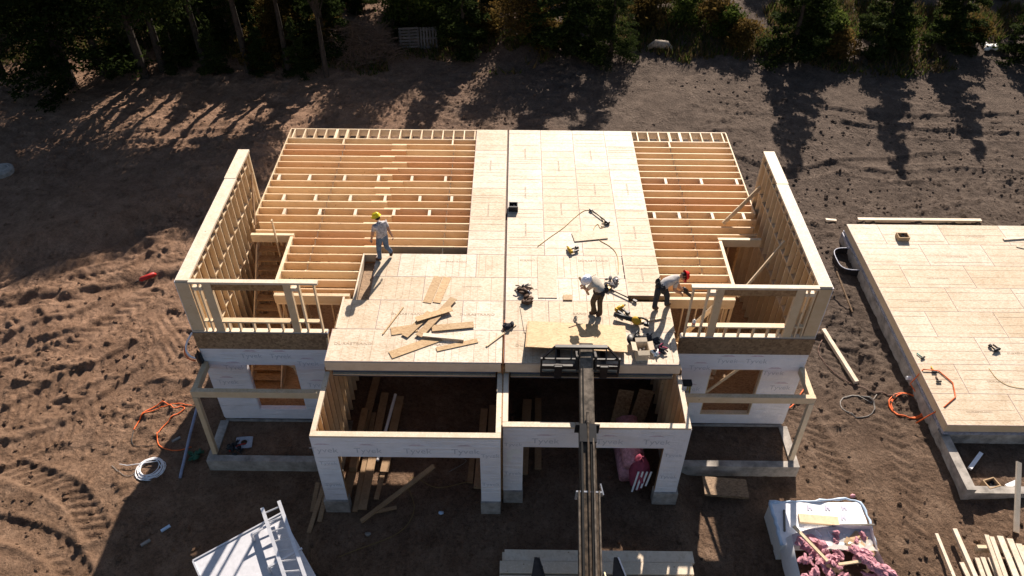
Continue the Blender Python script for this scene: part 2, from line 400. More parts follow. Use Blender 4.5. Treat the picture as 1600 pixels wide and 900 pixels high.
def ground_h(x, y):
    x = np.asarray(x, float); y = np.asarray(y, float); z = base_h(x, y)
    near = sst(60, 45, np.abs(x))
    flat = (1-sst(8.9, 11.5, np.abs(x)))*(1-sst(12., 14, y))
    zone_ = sst(.40, .60, fbm(x, y, .28, 15, 3))                    # churned patches between smooth trodden ones
    amp = (.30+.9*zone_)*(1-.8*flat)*near
    nz = amp*(np.maximum(fbm(x, y, 2.3, 21, 3, .55)-.58, 0)*.20-.015)
    nz = nz+amp*np.maximum(fbm(x, y, 5.5, 31, 2, .5)-.58, 0)*.34
    nz = nz+np.where(x < -8, 1, .45)*amp*np.maximum(fbm(x*.35+y*.9, y*1.5-x*.5, 1.6, 41, 3)-.55, 0)*.40
    tr_ = np.zeros_like(z); keep = np.ones_like(z)
    for k, T in enumerate(TR):
        x0, y0 = T.min(0)-1; x1, y1 = T.max(0)+1
        msk = (x > x0) & (x < x1) & (y > y0) & (y < y1)
        if not msk.any(): continue
        px, py = x[msk], y[msk]
        best = np.full(px.shape, 9.); arc = np.zeros(px.shape); sgn = np.zeros(px.shape)
        cum = np.concatenate([[0], np.cumsum(np.hypot(*(T[1:]-T[:-1]).T))])
        for i in range(0, len(T)-1):
            vx, vy = T[i+1]-T[i]; L = math.hypot(vx, vy)+1e-9; ex_, ey_ = px-T[i, 0], py-T[i, 1]
            al = (ex_*vx+ey_*vy)/L; dd = np.hypot(ex_, ey_); b = dd < best
            best[b] = dd[b]; arc[b] = (cum[i]+al)[b]; sgn[b] = ((ex_*vy-ey_*vx)/L)[b]
        off = np.abs(sgn); best = np.where(best > 1.2, best, np.maximum(off, best-.2))
        inn = 1-sst(.30, .42, best)
        lug = .5+.5*np.sin((arc+(sgn*.75 if k % 3 else np.abs(sgn)*.8))*2*math.pi/(.40 if k % 2 else .34))
        wear = sst(.28, .48, fbm(px, py, .6, 60+k, 2))
        rim = np.exp(-((best-.47)/.10)**2)
        tr_[msk] = tr_[msk]*(1-.75*inn)+inn*(-.09+.070*lug*wear)+rim*.085*fbm(px, py, 1.3, 80+k, 2)
        keep[msk] = np.minimum(keep[msk], 1-.9*inn)
    return z+nz*keep+tr_
def gz(x, y): return float(ground_h(np.array([x]), np.array([y]))[0])
def gat(u, v):
    """point on the ground seen at pixel (u, v)"""
    z = -4.3
    for _ in range(6):
        p = at(u, v, z); z = float(base_h(np.array([p.x]), np.array([p.y]))[0])
    p = at(u, v, z); p.z = gz(p.x, p.y); return p
def axis(lo, hi, step, far_lo, far_hi):
    a = list(np.arange(lo, hi, step)); o = []; s = step; x = lo
    while x > far_lo: s *= 1.45; x -= s; o.append(x)
    b = []; s = step; x = a[-1]
    while x < far_hi: s *= 1.45; x += s; b.append(x)
    return np.array(o[::-1]+a+b)
gx = axis(-27, 24, .10, -500, 500); gy = axis(-6, 27, .10, -400, 600)
gx = np.unique(np.round(np.concatenate([gx[(gx < -21) | (gx > -8.4)], np.arange(-20.95, -8.4, .06)]), 3)); gy = np.unique(np.round(np.concatenate([gy[(gy < -6) | (gy > 10)], np.arange(-5.95, 10, .06)]), 3))
GX, GY = np.meshgrid(gx, gy); GZ = ground_h(GX.ravel(), GY.ravel())
me = bpy.data.meshes.new('ground'); nv = GX.size; nx, ny = len(gx), len(gy)
me.vertices.add(nv); me.vertices.foreach_set('co', np.stack([GX.ravel(), GY.ravel(), GZ], 1).astype(np.float32).ravel())
ii = (np.arange(ny-1)[:, None]*nx+np.arange(nx-1)[None, :]).ravel()
quads = np.stack([ii, ii+1, ii+nx+1, ii+nx], 1)
nf = len(quads); me.loops.add(nf*4); me.loops.foreach_set('vertex_index', quads.ravel().astype(np.int32))
me.polygons.add(nf); me.polygons.foreach_set('loop_start', np.arange(0, nf*4, 4, dtype=np.int32))
me.polygons.foreach_set('use_smooth', np.ones(nf, dtype=bool))
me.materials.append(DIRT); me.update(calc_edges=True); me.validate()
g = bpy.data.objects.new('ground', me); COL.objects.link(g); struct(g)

# loose clods and stones lying on the yard: nobody could count them
mb = MB()
for _ in range(15000):
    x, y = rnd.uniform(-24, 27), rnd.uniform(-5, 25)
    if abs(x) < 9.2 and -2.5 < y < 12.3: continue
    if x > 13.2 and -1.4 < y < 11.3: continue
    if fbm(np.array([x]), np.array([y]), .35, 77, 2)[0] < rnd.uniform(.3, .62): continue
    r = .016+.065*rnd.random()**4
    mb.ball((x, y, gz(x, y)+r*.3), r*rnd.uniform(.8, 1.5), r*rnd.uniform(.8, 1.5), r*.75, 0, 6, .25)
cl = mb.build('soil_clods', DIRT); cl['kind'] = 'stuff'; cl['label'] = 'loose clods and small stones scattered over the bare dirt'

# ================================================================== THE DUPLEX
H = thing('duplex_house', 'half built timber duplex with open joists, pale board deck and white wrapped walls', 'house', (0, 5, -4.36))
def hp(mb, name, mats, parent=H, smooth=False): return mb.build(name, mats, parent, smooth)
JT = -.02; JB = -.305
row = lambda k: 11.46-.4064*k
# --- joists
for k in range(1, 22):
    y = row(k)
    for side in (-1, 1):
        if y > 5.55: xo = 8.39 if y > 6.2 else 8.2
        else: xo = 6.98
        if side < 0:
            a, b = -xo, -3.9+rnd.uniform(-.3, .3); c = b-.55
            if y < 4.62: b = -4.52
            hp(MB().bar((a, y, (JT+JB)/2), (b, y, (JT+JB)/2), .042, JT-JB, 0), 'joist', JOI)
            if y < 4.62: continue
            hp(MB().bar((c, y+.043, (JT+JB)/2), (-.2, y+.043, (JT+JB)/2), .042, JT-JB, 0), 'joist', JOI)
        else:
            b = 3.2; hp(MB().bar((.2, y, (JT+JB)/2), (xo, y, (JT+JB)/2), .042, JT-JB, 0), 'joist', JOI)
# --- cantilever bay at the back and rims
for side in (-1, 1):
    mb = MB(); mb.box(*sorted((side*.1, side*8.42)), 12.13, 12.17, JB, JT+.003); hp(mb, 'rim_joist', LUM)
    mb = MB(); mb.box(*sorted((side*.1, side*8.385)), 11.445, 11.485, JB, JT+.002); hp(mb, 'rim_joist', LUM)
    for ys in ((6.15 if side < 0 else 6.9, 9.2), (9.203, 12.125)):
        mb = MB(); mb.box(*sorted((side*8.39, side*8.43)), ys[0], ys[1], JB, JT+.004); hp(mb, 'rim_joist', LUM)
    xs = np.arange(8.25, 4.4 if side > 0 else .9, -.41)
    for i, x in enumerate(xs):
        wd = .045 if i not in (4, 5) else .1
        hp(MB().box(side*x-wd/2, side*x+wd/2, 11.49, 12.125, JB, JT), 'lookout', LUM)
    # stair opening trimmers
    hp(MB().box(*sorted((side*6.90, side*7.0)), 3.3, 5.44, JB-.002, JT+.005), 'trimmer', LUM)
    hp(MB().box(*sorted((side*6.9, side*8.3)), 5.49, 5.60, JB-.004, JT+.006), 'trimmer', LUM)
    hp(MB().bar((side*6.88, 2.66, -.16), (side*(4.62 if side < 0 else 4.9), 2.66, -.16), .12, .30), 'trimmer', LUM)
# --- blocking and bridging
for k, xs in ((6, (-8.14, -7.05, -5.8, -4.59, -3.4, -2.2, 5.65, 6.92, 8.18)), (9, (-7.7, -6.6, -5.4, -4.2, -3.0, -1.9)), (11, (-7.5, -6.3, -5.1, -3.8, -2.6, 4.99, 5.83, 6.95, 8.0))):
    y0, y1 = row(k+1)+.05 if k != 6 else row(k+1)+.05, row(k)-.025
    for x in xs:
        hp(MB().box(x-.045, x+.045, y0, y1, -.22, JT-.004), 'blocking', PALE)
hp(MB().box(-6.27, -6.21, 11.1, 11.44, -.24, JT-.003), 'blocking', LUM); hp(MB().box(-2.13, -2.07, 11.1, 11.44, -.24, JT-.003), 'blocking', LUM)
hp(MB().box(6.09, 6.15, 11.1, 11.44, -.24, JT-.003), 'blocking', LUM)
for x, ks in ((-6.2, range(1, 19)), (-2.05, range(1, 19)), (6.1, range(1, 19))):
    mb = MB()
    for k in ks:
        y0, y1 = row(k+1)+.022, row(k)-.022
        mb.bar((x, y0, JT-.03), (x, y1, JB+.03), .03, .02); mb.bar((x+.035, y1, JT-.03), (x+.035, y0, JB+.03), .03, .02)
        mb.box(x-.06, x+.06, y1-.0, y1+.05, JB-.03, JB-.005)
    hp(mb, 'bridging', LUM)
# --- deck sheets
def sheet(x0, x1, y0, y1, lines, stamps=(), mat=OSB, z1=0, chalk=True):
    g_ = .004; mb = MB(); mb.box(x0+g_, x1-g_, y0+g_, y1-g_, z1-.018, z1)
    e = .009; z = z1+.003
    for a in ((x0+g_, x1-g_, y0+g_, y0+g_+e), (x0+g_, x0+g_+e, y0+g_+e+.001, y1-g_)):
        mb.add([(a[0], a[2], z), (a[1], a[2], z), (a[1], a[3], z), (a[0], a[3], z)], [(0, 1, 2, 3)], 2)
    ww = .005
    for ax, p in lines:
        if not chalk: break
        q = ww*rnd.uniform(.5, 1.15)
        a0, a1 = rnd.uniform(.01, .12), rnd.uniform(.01, .12)
        if ax == 'x': a = (p-q, p+q, y0+a0, y1-a1)
        else: a = (x0+a0, x1-a1, p-q, p+q)
        mb.add([(a[0], a[2], z+.001), (a[1], a[2], z+.001), (a[1], a[3], z+.001), (a[0], a[3], z+.001)], [(0, 1, 2, 3)], 1)
    for st in stamps:
        x, y, s, size, rot = st
        ux, uy = ((1, 0, 0), (0, 1, 0)) if not rot else ((0, 1, 0), (-1, 0, 0))
        put_text(mb, s, size, (x, y, z+.002), ux, uy, 4 if rot else 3, 1.25)
    return hp(mb, 'floor_sheet', [mat, CHALK, SEAMP, STAMP, STAMPF])
ST = 'DURASTRAND'
def hlines(y0, y1):
    o = []
    for k in range(-5, 40):
        y = row(k)
        if y0+.05 < y < y1-.05:
            o.append(('y', y))
            if rnd.random() < .35: o.append(('y', y+rnd.choice((-.13, .13, .2))))
    return o
def vlines(x0, x1):
    o = []; x = math.ceil(x0/.4064)*.4064
    while x < x1-.05:
        if x > x0+.05:
            o.append(('x', x))
            if rnd.random() < .45: o.append(('x', x+.2))
        x += .4064
    return o
def colsheets(x0, x1, ys, lo, hi, small=True):
    for a, b in zip(ys[:-1], ys[1:]):
        a, b = max(a, lo), min(b, hi)
        if b-a < .05: continue
        st = []
        if small and b-a > 1.6 and rnd.random() < .8: st = [((x0+x1)/2+.04, (a+b)/2+rnd.uniform(-.3, .3), ST, .085, True)]
        sheet(x0, x1, a, b, hlines(a, b), st)
B = 12.175
colsheets(-1.22, -.03, [4.6, 5.8, 8.24, 10.68, 13], 4.6, B)
for i, (x0, x1) in enumerate(((.03, 1.24), (1.24, 2.46), (2.46, 3.68))):
    off = (0, 1.22, 0)[i]
    colsheets(x0, x1, [4.58+off-1.22-1.22, 4.58+off, 7.02+off, 9.46+off, 11.9+off, 14.5], 4.58, B)
for a, b in ((2.74, 4.6), (4.6, 7.05), (7.05, 9.5), (9.5, 11.0), (11.0, B)):
    sheet(3.68, 4.76, a, b, hlines(a, b), [(4.25, (a+b)/2, ST, .085, True)] if b-a > 1.5 else [])
def rowsheets(xs, y0, y1, xa, xb, stamps):
    for a, b in zip(xs[:-1], xs[1:]):
        a, b = max(a, xa), min(b, xb)
        if b-a < .05: continue
        st = [(x, y, s, sz, False) for x, y, s, sz in stamps if a+.2 < x < b-.2 and y0 < y < y1]
        sheet(a, b, y0, y1, vlines(a, b), st)
stL = [(-4.2, .6, ST, .13), (-2.8, 1.82, ST, .12), (-.78, 1.82, ST, .125), (-3.25, 4.2, 'STRAND', .11), (-1.6, 4.2, ST, .10), (-2.3, 3.05, ST, .07), (-1.0, 3.05, ST, .07), (-2.0, .6, ST, .12)]
rowsheets([-4.88, -2.44, -.03], -.03, 1.22, -4.88, -.03, stL)
rowsheets([-4.88, -3.66, -1.22, -.03], 1.22, 2.44, -4.76, -.03, stL)
rowsheets([-4.88, -2.44, -.03], 2.44, 3.5, -4.02, -.03, stL)
rowsheets([-4.88, -3.3, -.9, -.03], 3.5, 4.6, -4.06, -.03, stL)
stR = [(.55, .6, 'DURA', .13), (2.2, 1.9, 'RAND', .12), (4.35, 1.75, ST, .12), (2.75, 4.3, ST, .115), (.75, 2.95, ST, .11), (.7, 4.3, 'STRAND', .1), (3.2, 2.95, ST, .08), (3.0, .5, ST, .11)]
rowsheets([.03, 2.44, 4.88], -.03, 1.22, .03, 4.84, stR)
rowsheets([.03, 1.3, 3.66, 6], 1.22, 2.48, .03, 4.88, stR)
rowsheets([.03, 2.44, 4.88], 2.48, 3.5, .03, 3.68, stR)
rowsheets([.03, 1.22, 3.66, 6], 3.5, 4.58, .03, 3.68, stR)
# stair chase slot beside the left deck and the notch by the right
hp(MB().box(-4.50, -4.455, 2.46, 4.60, JB, JT+.012), 'trimmer', PALE)
hp(MB().box(-4.452, -4.06, 4.55, 4.60, JB, JT+.006), 'trimmer', LUM)
hp(MB().box(-4.74, -4.51, 2.45, 2.49, JB, JT+.004), 'trimmer', LUM)
hp(MB().box(-4.80, -4.745, 1.25, 2.56, JB, JT+.03), 'trimmer', PALE)
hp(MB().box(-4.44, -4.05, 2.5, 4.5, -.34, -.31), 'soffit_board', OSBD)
hp(MB().box(4.45, 4.5, 2.52, 2.70, JB, JT+.002), 'trimmer', PALE)
# party line gap is closed by a light blocker added further down
# --- front fascia, garage header
for x0, x1 in ((-4.88, -.06), (.06, 4.86)):
    hp(MB().box(x0, x1, -.05, -.005, -.34, -.021), 'fascia', PALE)
    hp(MB().box(x0+.15, x1-.15, .06, .20, -.70, -.345), 'header_beam', STEELB)
    hp(MB().box(x0+.15, x1-.15, -.03, .05, -.56, -.53), 'beam_plate', LUM)
# --- main storey floor and inner walls
mb = MB(); mb.box(-8.6, -5.0, 1.2, 11.3, -3.62, -3.58); mb.box(5.0, 8.6, 1.2, 11.3, -3.62, -3.58); mb.box(-4.99, 4.99, 5.2, 11.3, -3.62, -3.58)
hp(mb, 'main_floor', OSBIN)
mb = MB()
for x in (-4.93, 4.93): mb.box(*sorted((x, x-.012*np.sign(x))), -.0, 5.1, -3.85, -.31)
mb.box(-4.9, 4.9, 5.1, 5.15, -3.85, -.32); mb.box(-.019, .019, -1.8, 5.2, -3.85, -.452); mb.box(-.045, .045, -.02, 12.1, -.449, -.135); mb.box(-.02, .02, 5.21, 11.4, -3.85, -.41)  # thin boxes in the party gap include filler added to stop sunlight
hp(mb, 'sheathing_and_sun_filler', OSBIN)
hp(MB().box(-.11, .11, -.0, 12.1, -.13, -.055), 'gap_sun_blocker', LEATHER)  # dark strip added to stop sun and darken the party gap
# inner partition frames (seen through the open joists)
def frame(parent_name, p0, p1, z0, z1, step=.4064, depth=.09, mat=LUM, skip=()):
    d = Vector(p1)-Vector(p0); L = d.length; d.normalize(); n = Vector((-d.y, d.x, 0))
    mb = MB(); a = Vector(p0); b = Vector(p1)
    mb.bar(a+Vector((0, 0, z1-.03)), b+Vector((0, 0, z1-.03)), depth, .07)
    par = hp(mb, parent_name, mat)
    MB().bar(a+Vector((0, 0, z0+.02)), b+Vector((0, 0, z0+.02)), depth, .04).build('bottom_plate', mat, par)
    k = 0; s = .02
    while s < L:
        if k not in skip:
            q = a+d*s; m2 = MB()
            m2.bar(q+Vector((0, 0, z0+.041)), q+Vector((0, 0, z1-.066)), .04, depth, up=tuple(n))
            m2.build('stud', mat, par)
        s += step; k += 1
    return par
frame('partition', (-6.85, 2.66, 0), (-4.95, 2.66, 0), -3.57, -.32)
frame('partition', (4.95, 2.66, 0), (6.85, 2.66, 0), -3.57, -.32)
frame('partition', (-6.9, 2.8, 0), (-6.9, 5.4, 0), -3.57, -.32)
frame('partition', (6.9, 2.8, 0), (6.9, 5.4, 0), -3.57, -.32)
frame('partition', (-8.3, 7.9, 0), (-1.2, 7.9, 0), -3.57, -.33)
frame('partition', (1.2, 7.9, 0), (8.3, 7.9, 0), -3.57, -.33)
# stairs in both units
for side in (-1,):
    mb = MB()
    x0, x1 = sorted((side*7.15, side*8.15))
    n = 15
    for i in range(n):
        z = -3.6+.22*(i+1); y = 2.25+.235*i
        if z > -.35: break
        mb.box(x0+.04, x1-.04, y-.02, y+.26, z-.035, z)
    mb2 = MB()
    for xx in (x0, x1-.04):
        mb2.prism([(2.0, -3.75), (2.35, -3.75), (5.6, -.70), (5.6, -.32), (5.35, -.32), (2.0, -3.45)], 0, .04, Matrix(((0, 0, 1, xx), (1, 0, 0, 0), (0, 1, 0, 0), (0, 0, 0, 1))))
    stp = hp(mb2, 'stair', LUM); mb.build('treads', OSBIN, stp)
# --- side walls: tall double-stud walls, full height of the stairwell
for side in (-1, 1):
    X = lambda a, b: sorted((side*a, side*b))
    ytop = 7.55 if side < 0 else 7.75
    mb = MB(); mb.box(*X(8.63, 8.80), 1.24, ytop, -3.85, 1.80, 0)
    mb.box(*X(8.803, 8.83), 1.08, ytop-.02, -3.85, 1.86, 1)
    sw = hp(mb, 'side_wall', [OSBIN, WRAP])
    MB().box(*X(8.44, 8.80), 1.10, 5.9, 1.83, 1.90).build('top_plate', PALE, sw)
    MB().box(*X(8.46, 8.82), 5.905, ytop+.02, 1.84, 1.91).build('top_plate', PALE, sw)
    y = 1.5; k = 0
    while y < ytop-.05:
        MB().box(*X(8.47, 8.625), y-.02, y+.02, -3.56, 1.825).build('stud', LUM, sw); y += .4064; k += 1
    for yy in (ytop-.05, ytop-.10): MB().box(*X(8.47, 8.79), yy-.02, yy+.02, -3.56, 1.825).build('stud', LUM, sw)
    y = 1.5
    for i in range(k-1):
        for z, dz in ((1.56, 0), (.55, .05), (-.72, .05)):
            z2 = z+dz*(i % 2)
            m2 = MB().box(*X(8.49, 8.62), y+.022, y+.384, z2-.02, z2+.02); m2.build('fire_block', LUM, sw)
        y += .4064
    # corner panel + lower OSB band at the front
    MB().box(*X(8.45, 8.80), 1.06, 1.10, .02, 1.83).build('corner_panel', LUM, sw)
    # exterior wall further back, and rear wall
    mb = MB(); mb.box(*X(8.40, 8.56), ytop+.05, 11.3, -3.85, -.31, 0); mb.box(*X(8.563, 8.58), ytop+.05, 11.3, -3.85, -.31, 1); hp(mb, 'side_wall', [OSBIN, WRAP])
    mb = MB()
    x0, x1 = X(.05, 8.4)
    wins = [(1.6, 3.4), (4.6, 6.4)]
    xs = [.05]+[q for a in wins for q in a]+[8.4]
    for a, b in zip(xs[::2], xs[1::2]): mb.box(*X(a, b), 11.31, 11.46, -3.85, -.31)
    for a, b in wins: mb.box(*X(a, b), 11.31, 11.46, -3.85, -2.7); mb.box(*X(a, b), 11.31, 11.46, -1.2, -.31)
    hp(mb, 'rear_wall', WRAP)
    # foundation under it all
    mb = MB(); mb.box(*X(8.5, 8.76), 1.05, 11.46, -4.9, -3.855); mb.box(*X(4.95, 8.76), .97, 1.04, -4.9, -3.88); mb.box(*X(.05, 8.4), 11.3, 11.47, -4.9, -3.86)
    hp(mb, 'foundation', CONC)
# --- front upper walls
def front_upper(side):
    X = lambda a, b: sorted((side*a, side*b))
    zt = 1.90; xin = 4.98 if side < 0 else 5.03
    fw = hp(MB().box(*X(xin, 8.44), 1.02, 1.16, zt-.07, zt), 'upper_front_wall', PALE)
    def st(a, b, z0, z1, y0=1.03, y1=1.15, nm='stud', mat=LUM): MB().box(*X(a, b), y0, y1, z0, z1).build(nm, mat, fw)
    st(8.36, 8.40, .04, zt-.072); st(8.18, 8.22, .04, zt-.072)
    st(7.86, 8.10, .04, zt-.072, 1.035, 1.15); 
    st(5.93, 7.855, 1.58, zt-.072, 1.06, 1.14, 'header', OSBIN)
    st(5.72, 5.925, .04, zt-.072, 1.035, 1.15)
    st(5.49, 5.54, .04, zt-.072)
    st(5.08, 5.12, -.05 if side < 0 else .04, zt-.072)
    st(5.925, 7.86, .40, .45, 1.00, 1.17, 'window_sill', LUM)
    for a, b in ((8.105, 8.175), (8.225, 8.355), (5.545, 5.715), (5.125, 5.485)): st(a, b, .41, .45, 1.02, 1.15, 'blocking', LUM)
    for a, b in ((8.105, 8.175), (8.225, 8.355), (5.545, 5.715)): st(a, b, 1.60, 1.72, 1.02, 1.15, 'blocking', PALE)
    for x in (6.2, 6.6, 7.0, 7.4, 7.7): st(x, x+.04, .04, .398)
    st(xin, 8.80, .005, .038, 1.02, 1.17, 'bottom_plate', PALE)
    st(xin-.02, 8.81, -.005, .003, 1.005, 1.18, 'sill_gasket', SILL)
    hp(MB().box(*X(5.0, 8.81), 1.01, 1.05, -.66, -.007), 'rim_board', OSBD)
    hp(MB().box(*X(5.0, 8.79), 1.055, 1.15, -.5, -.02), 'rim_joist', LUM)
    # wrapped lower wall with the window opening
    zb = -3.84; wa, wb = (6.12, 7.62) if side < 0 else (6.1, 7.64); zs, zh = -3.42, -1.33
    mb = MB()
    for a, b, c, d in ((4.95, wa, zb, -.663), (wb, 8.78, zb, -.663), (wa, wb, zb, zs), (wa, wb, zh, -.663)):
        mb.box(*X(a, b), 1.03, 1.05, c, d, 0); mb.box(*X(a, b), 1.053, 1.17, c, d, 1)
    # faint printed lettering on the wrap
    for (x, z) in ((5.75, -1.35), (7.95, -1.55), (8.3, -2.2), (6.5, -1.05), (7.35, -1.05), (5.6, -2.3)):
        xx = side*x
        put_text(mb, 'Tyvek', .26, (xx, 1.027, z), (1, 0, 0), (0, 0, 1), 2)
        mb.add([(xx-.22, 1.0265, z+.27), (xx+.22, 1.0265, z+.27), (xx+.1, 1.0265, z+.33), (xx-.1, 1.0265, z+.33)], [(0, 1, 2, 3)], 3)
    lw = hp(mb, 'lower_front_wall', [WRAP, OSBIN, LETTER, LETTERR])
    m2 = MB()
    for a, b, c, d in ((wa, wa+.03, zs+.03, zh-.03), (wb-.03, wb, zs+.03, zh-.03), (wa, wb, zs, zs+.03), (wa, wb, zh-.03, zh)):
        m2.box(*X(a+.001, b-.001), 1.04, 1.19, c+.001, d-.001)
    m2.build('window_frame', WRAP if side < 0 else LUM, lw)
    return fw
front_upper(-1); front_upper(1)
hp(MB().bar((-5.02, .98, -.62), (-5.02, 1.10, .05), .05, .10), 'brace', LUM)
# loose diagonal braces
hp(MB().bar((8.43, 4.03, 1.11), (6.95, 2.72, .02), .09, .04, up=(0, 1, 0)), 'brace', LUM)
hp(MB().bar((8.43, 7.1, .95), (7.2, 6.3, .02), .14, .04, up=(0, 1, 0)), 'brace', LUM)
hp(MB().bar((-8.47, 7.3, 1.2), (-8.28, 6.0, -.0), .14, .04, up=(1, 0, 0)), 'brace', OSBD)
hp(MB().bar((-7.42, 5.3, -1.2), (-7.42, 5.30, .75), .04, .09), 'brace', LUM)
hp(MB().bar((5.6, 1.75, -1.1), (5.05, 1.45, -.7), .09, .04), 'brace', LUM)
hp(MB().bar((6.1, 1.9, .5), (4.95, 1.6, -1.0), .14, .04, up=(0, 1, 0)), 'brace', LUM)
hp(MB().bar((6.3, 1.5, -2.9), (7.3, 1.3, -1.2), .09, .04, up=(0, 1, 0)), 'brace', LUM)
hp(MB().bar((-6.9, 1.3, -1.3), (-6.35, 1.6, -2.1), .09, .04, up=(0, 1, 0)), 'brace', LUM)
# --- garage
for side, yf in ((-1, -2.2), (1, -1.83)):
    X = lambda a, b: sorted((side*a, side*b))
    zt = -.45
    mb = MB()
    oa, ob = .57, 4.33; zh = -1.33; zw = -3.36
    for a, b, c, d in ((.03, oa, zw, zt-.07), (ob, 4.93, zw, zt-.07), (oa, ob, zh, zt-.07)):
        mb.box(*X(a, b), yf, yf+.02, c, d, 0); mb.box(*X(a, b), yf+.023, yf+.14, c, d, 1)
    for x in ((.95, 2.2, 3.5, 4.65) if side < 0 else (1.15, 2.85, 4.1)):
        xx = side*(x if side > 0 else x)
        put_text(mb, 'Tyvek', .30, (xx, yf-.003, -1.16), (1, 0, 0), (0, 0, 1), 2)
        mb.add([(xx-.24, yf-.0035, -.83), (xx+.2, yf-.0035, -.83), (xx+.06, yf-.0035, -.78), (xx-.12, yf-.0035, -.78)], [(0, 1, 2, 3)], 3)
    for x, z in ((.3, -1.3), (.3, -2.6), (4.62, -2.7), (4.62, -1.7)):
        put_text(mb, 'Tyvek', .2, (side*x, yf-.003, z), (1, 0, 0), (0, 0, 1), 2)
    gw = hp(mb, 'garage_front_wall', [WRAP, OSBIN, LETTER, LETTERR])
    MB().box(*X(.02, 4.93), yf-.01, yf+.15, zt-.068, zt).build('top_plate', PALE, gw)
    MB().box(*X(oa-.11, ob+.11), yf+.02, yf+.13, zh-.006, zh-.002).build('soffit', WRAP, gw)
    # side walls
    for xa, xb, xi in ((4.80, 4.93, 4.66), (.02, .155, .20)):
        m2 = MB(); m2.box(*X(xb if xa > 1 else xa, (xb-.015) if xa > 1 else xa+.015), yf+.16, (1.0 if xa > 1 else 5.0), -3.86, zt-.07, 0)
        if xa > 1: m2.box(*X(4.933, 4.945), yf+.0, .95, -3.4, zt-.0705, 1)
        gs = hp(m2, 'garage_side_wall', [OSBIN, WRAP])
        MB().box(*X(xa, xb), yf+.155, .0, zt-.066, zt+.002).build('top_plate', PALE, gs)
        y = yf+.35
        while y < 4.8:
            MB().box(*X(min(xa, xb)+.02 if xa < 1 else xa, (xb-.017) if xa > 1 else xb), y-.02, y+.02, -3.8, zt-.072).build('stud', LUM, gs); y += .4064
    for a, b in ((.04, oa+.02), (ob-.02, 5.0)):
        hp(MB().box(*X(a, b), yf-.06, yf+.2, -4.3, zw-.003), 'pier', CONC)
    hp(MB().box(*X(4.75, 5.0), yf+.205, 1.0, -4.9, -3.87), 'foundation', CONC)
    # white seam tape blotch on the right centre pillar
    if side > 0:
        pl = [(.12, -1.55), (.3, -1.42), (.52, -1.45), (.55, -1.62), (.3, -1.66), (.24, -2.0), (.13, -1.95)]
        hp(MB().add([(x, yf-.004, z) for x, z in pl], [tuple(range(len(pl)))]), 'wrap_patch', WHITE)
# --- porches
for side in (-1, 1):
    X = lambda a, b: sorted((side*a, side*b))
    mb = MB(); mb.box(*X(4.97, 8.92), -.58, -.36, -4.8, -3.87); mb.box(*X(8.66, 8.92), -.355, .96, -4.8, -3.872)
    ps = hp(mb, 'porch_footing', CONC)
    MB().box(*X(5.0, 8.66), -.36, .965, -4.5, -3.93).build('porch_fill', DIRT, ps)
    pb = hp(MB().box(*X(4.96, 8.82), -.17, -.03, -1.42, -1.18), 'porch_beam', LUM)
    hp(MB().box(*X(8.66, 8.81), -.025, 1.0, -1.42, -1.185), 'porch_beam', LUM)
    hp(MB().bar((side*8.72, -.28, -3.86), (side*8.74, -.12, -1.425), .14, .14), 'porch_post', LUM)
# membrane bits at the left corner
hp(MB().ball((-8.86, 1.0, -1.1), .12, .12, .35, 0, 8, .3), 'flashing_wad', BLACK)

# ================================================================== SECOND FLOOR PLATFORM (right)
PX, PY0, PY1, PZT = 13.75, .78, 11.0, -3.5
N = thing('floor_platform', 'bare floor platform on a new concrete foundation to the right of the duplex', 'foundation', (19, 5.5, -4.36))
HS = H; 
def hp(mb, name, mats, parent=N, smooth=False): return mb.build(name, mats, parent, smooth)
ys = np.arange(PY0, PY1+.01, (PY1-PY0)/8)
for j in range(8):
    x = PX-(1.22 if j % 2 else 0)
    while x < PX+13:
        a, b = max(x, PX), min(x+2.44, PX+13); x += 2.44
        if b-a < .1: continue
        ls = []
        for yy in np.arange(ys[j]+.2, ys[j+1]-.05, .41): ls.append(('y', yy))
        sheet(a, b, ys[j], ys[j+1], ls, [((a+b)/2, ys[j]+.5, ST, .10, False)] if (j*3+int(x)) % 4 == 0 and b-a > 2 else [], z1=PZT)
hp(MB().box(PX, PX+.045, PY0+.05, PY1, PZT-.32, PZT-.019), 'rim_joist', LUM)
hp(MB().box(PX, PX+13, PY0, PY0+.045, PZT-.321, PZT-.02), 'rim_joist', LUM)
hp(MB().box(PX+.05, PX+13, PY1-.05, PY1, PZT-.322, PZT-.021), 'rim_joist', LUM)
hp(MB().box(PX-.03, PX+.06, PY0-.05, PY1, PZT-.40, PZT-.325), 'membrane_strip', MEMB)
hp(MB().box(PX+.061, PX+13, PY0-.06, PY0+.05, PZT-.39, PZT-.326), 'membrane_strip', MEMB)
mb = MB(); mb.box(PX-.06, PX+.22, PY0+.2, PY1, -5.2, PZT-.401); mb.box(PX+.23, PX+13, PY0-.04, PY0+.2, -5.2, PZT-.402); mb.box(PX+.23, PX+13, PY1-.2, PY1, -5.2, PZT-.402)
hp(mb, 'foundation_wall', CONC)
mb = MB(); mb.box(PX-.06, PX+.22, -1.25, PY0+.19, -5.2, PZT-.45); mb.box(PX+.221, PX+8, -1.25, -1.0, -5.2, PZT-.62)
hp(mb, 'garage_footing', CONC)
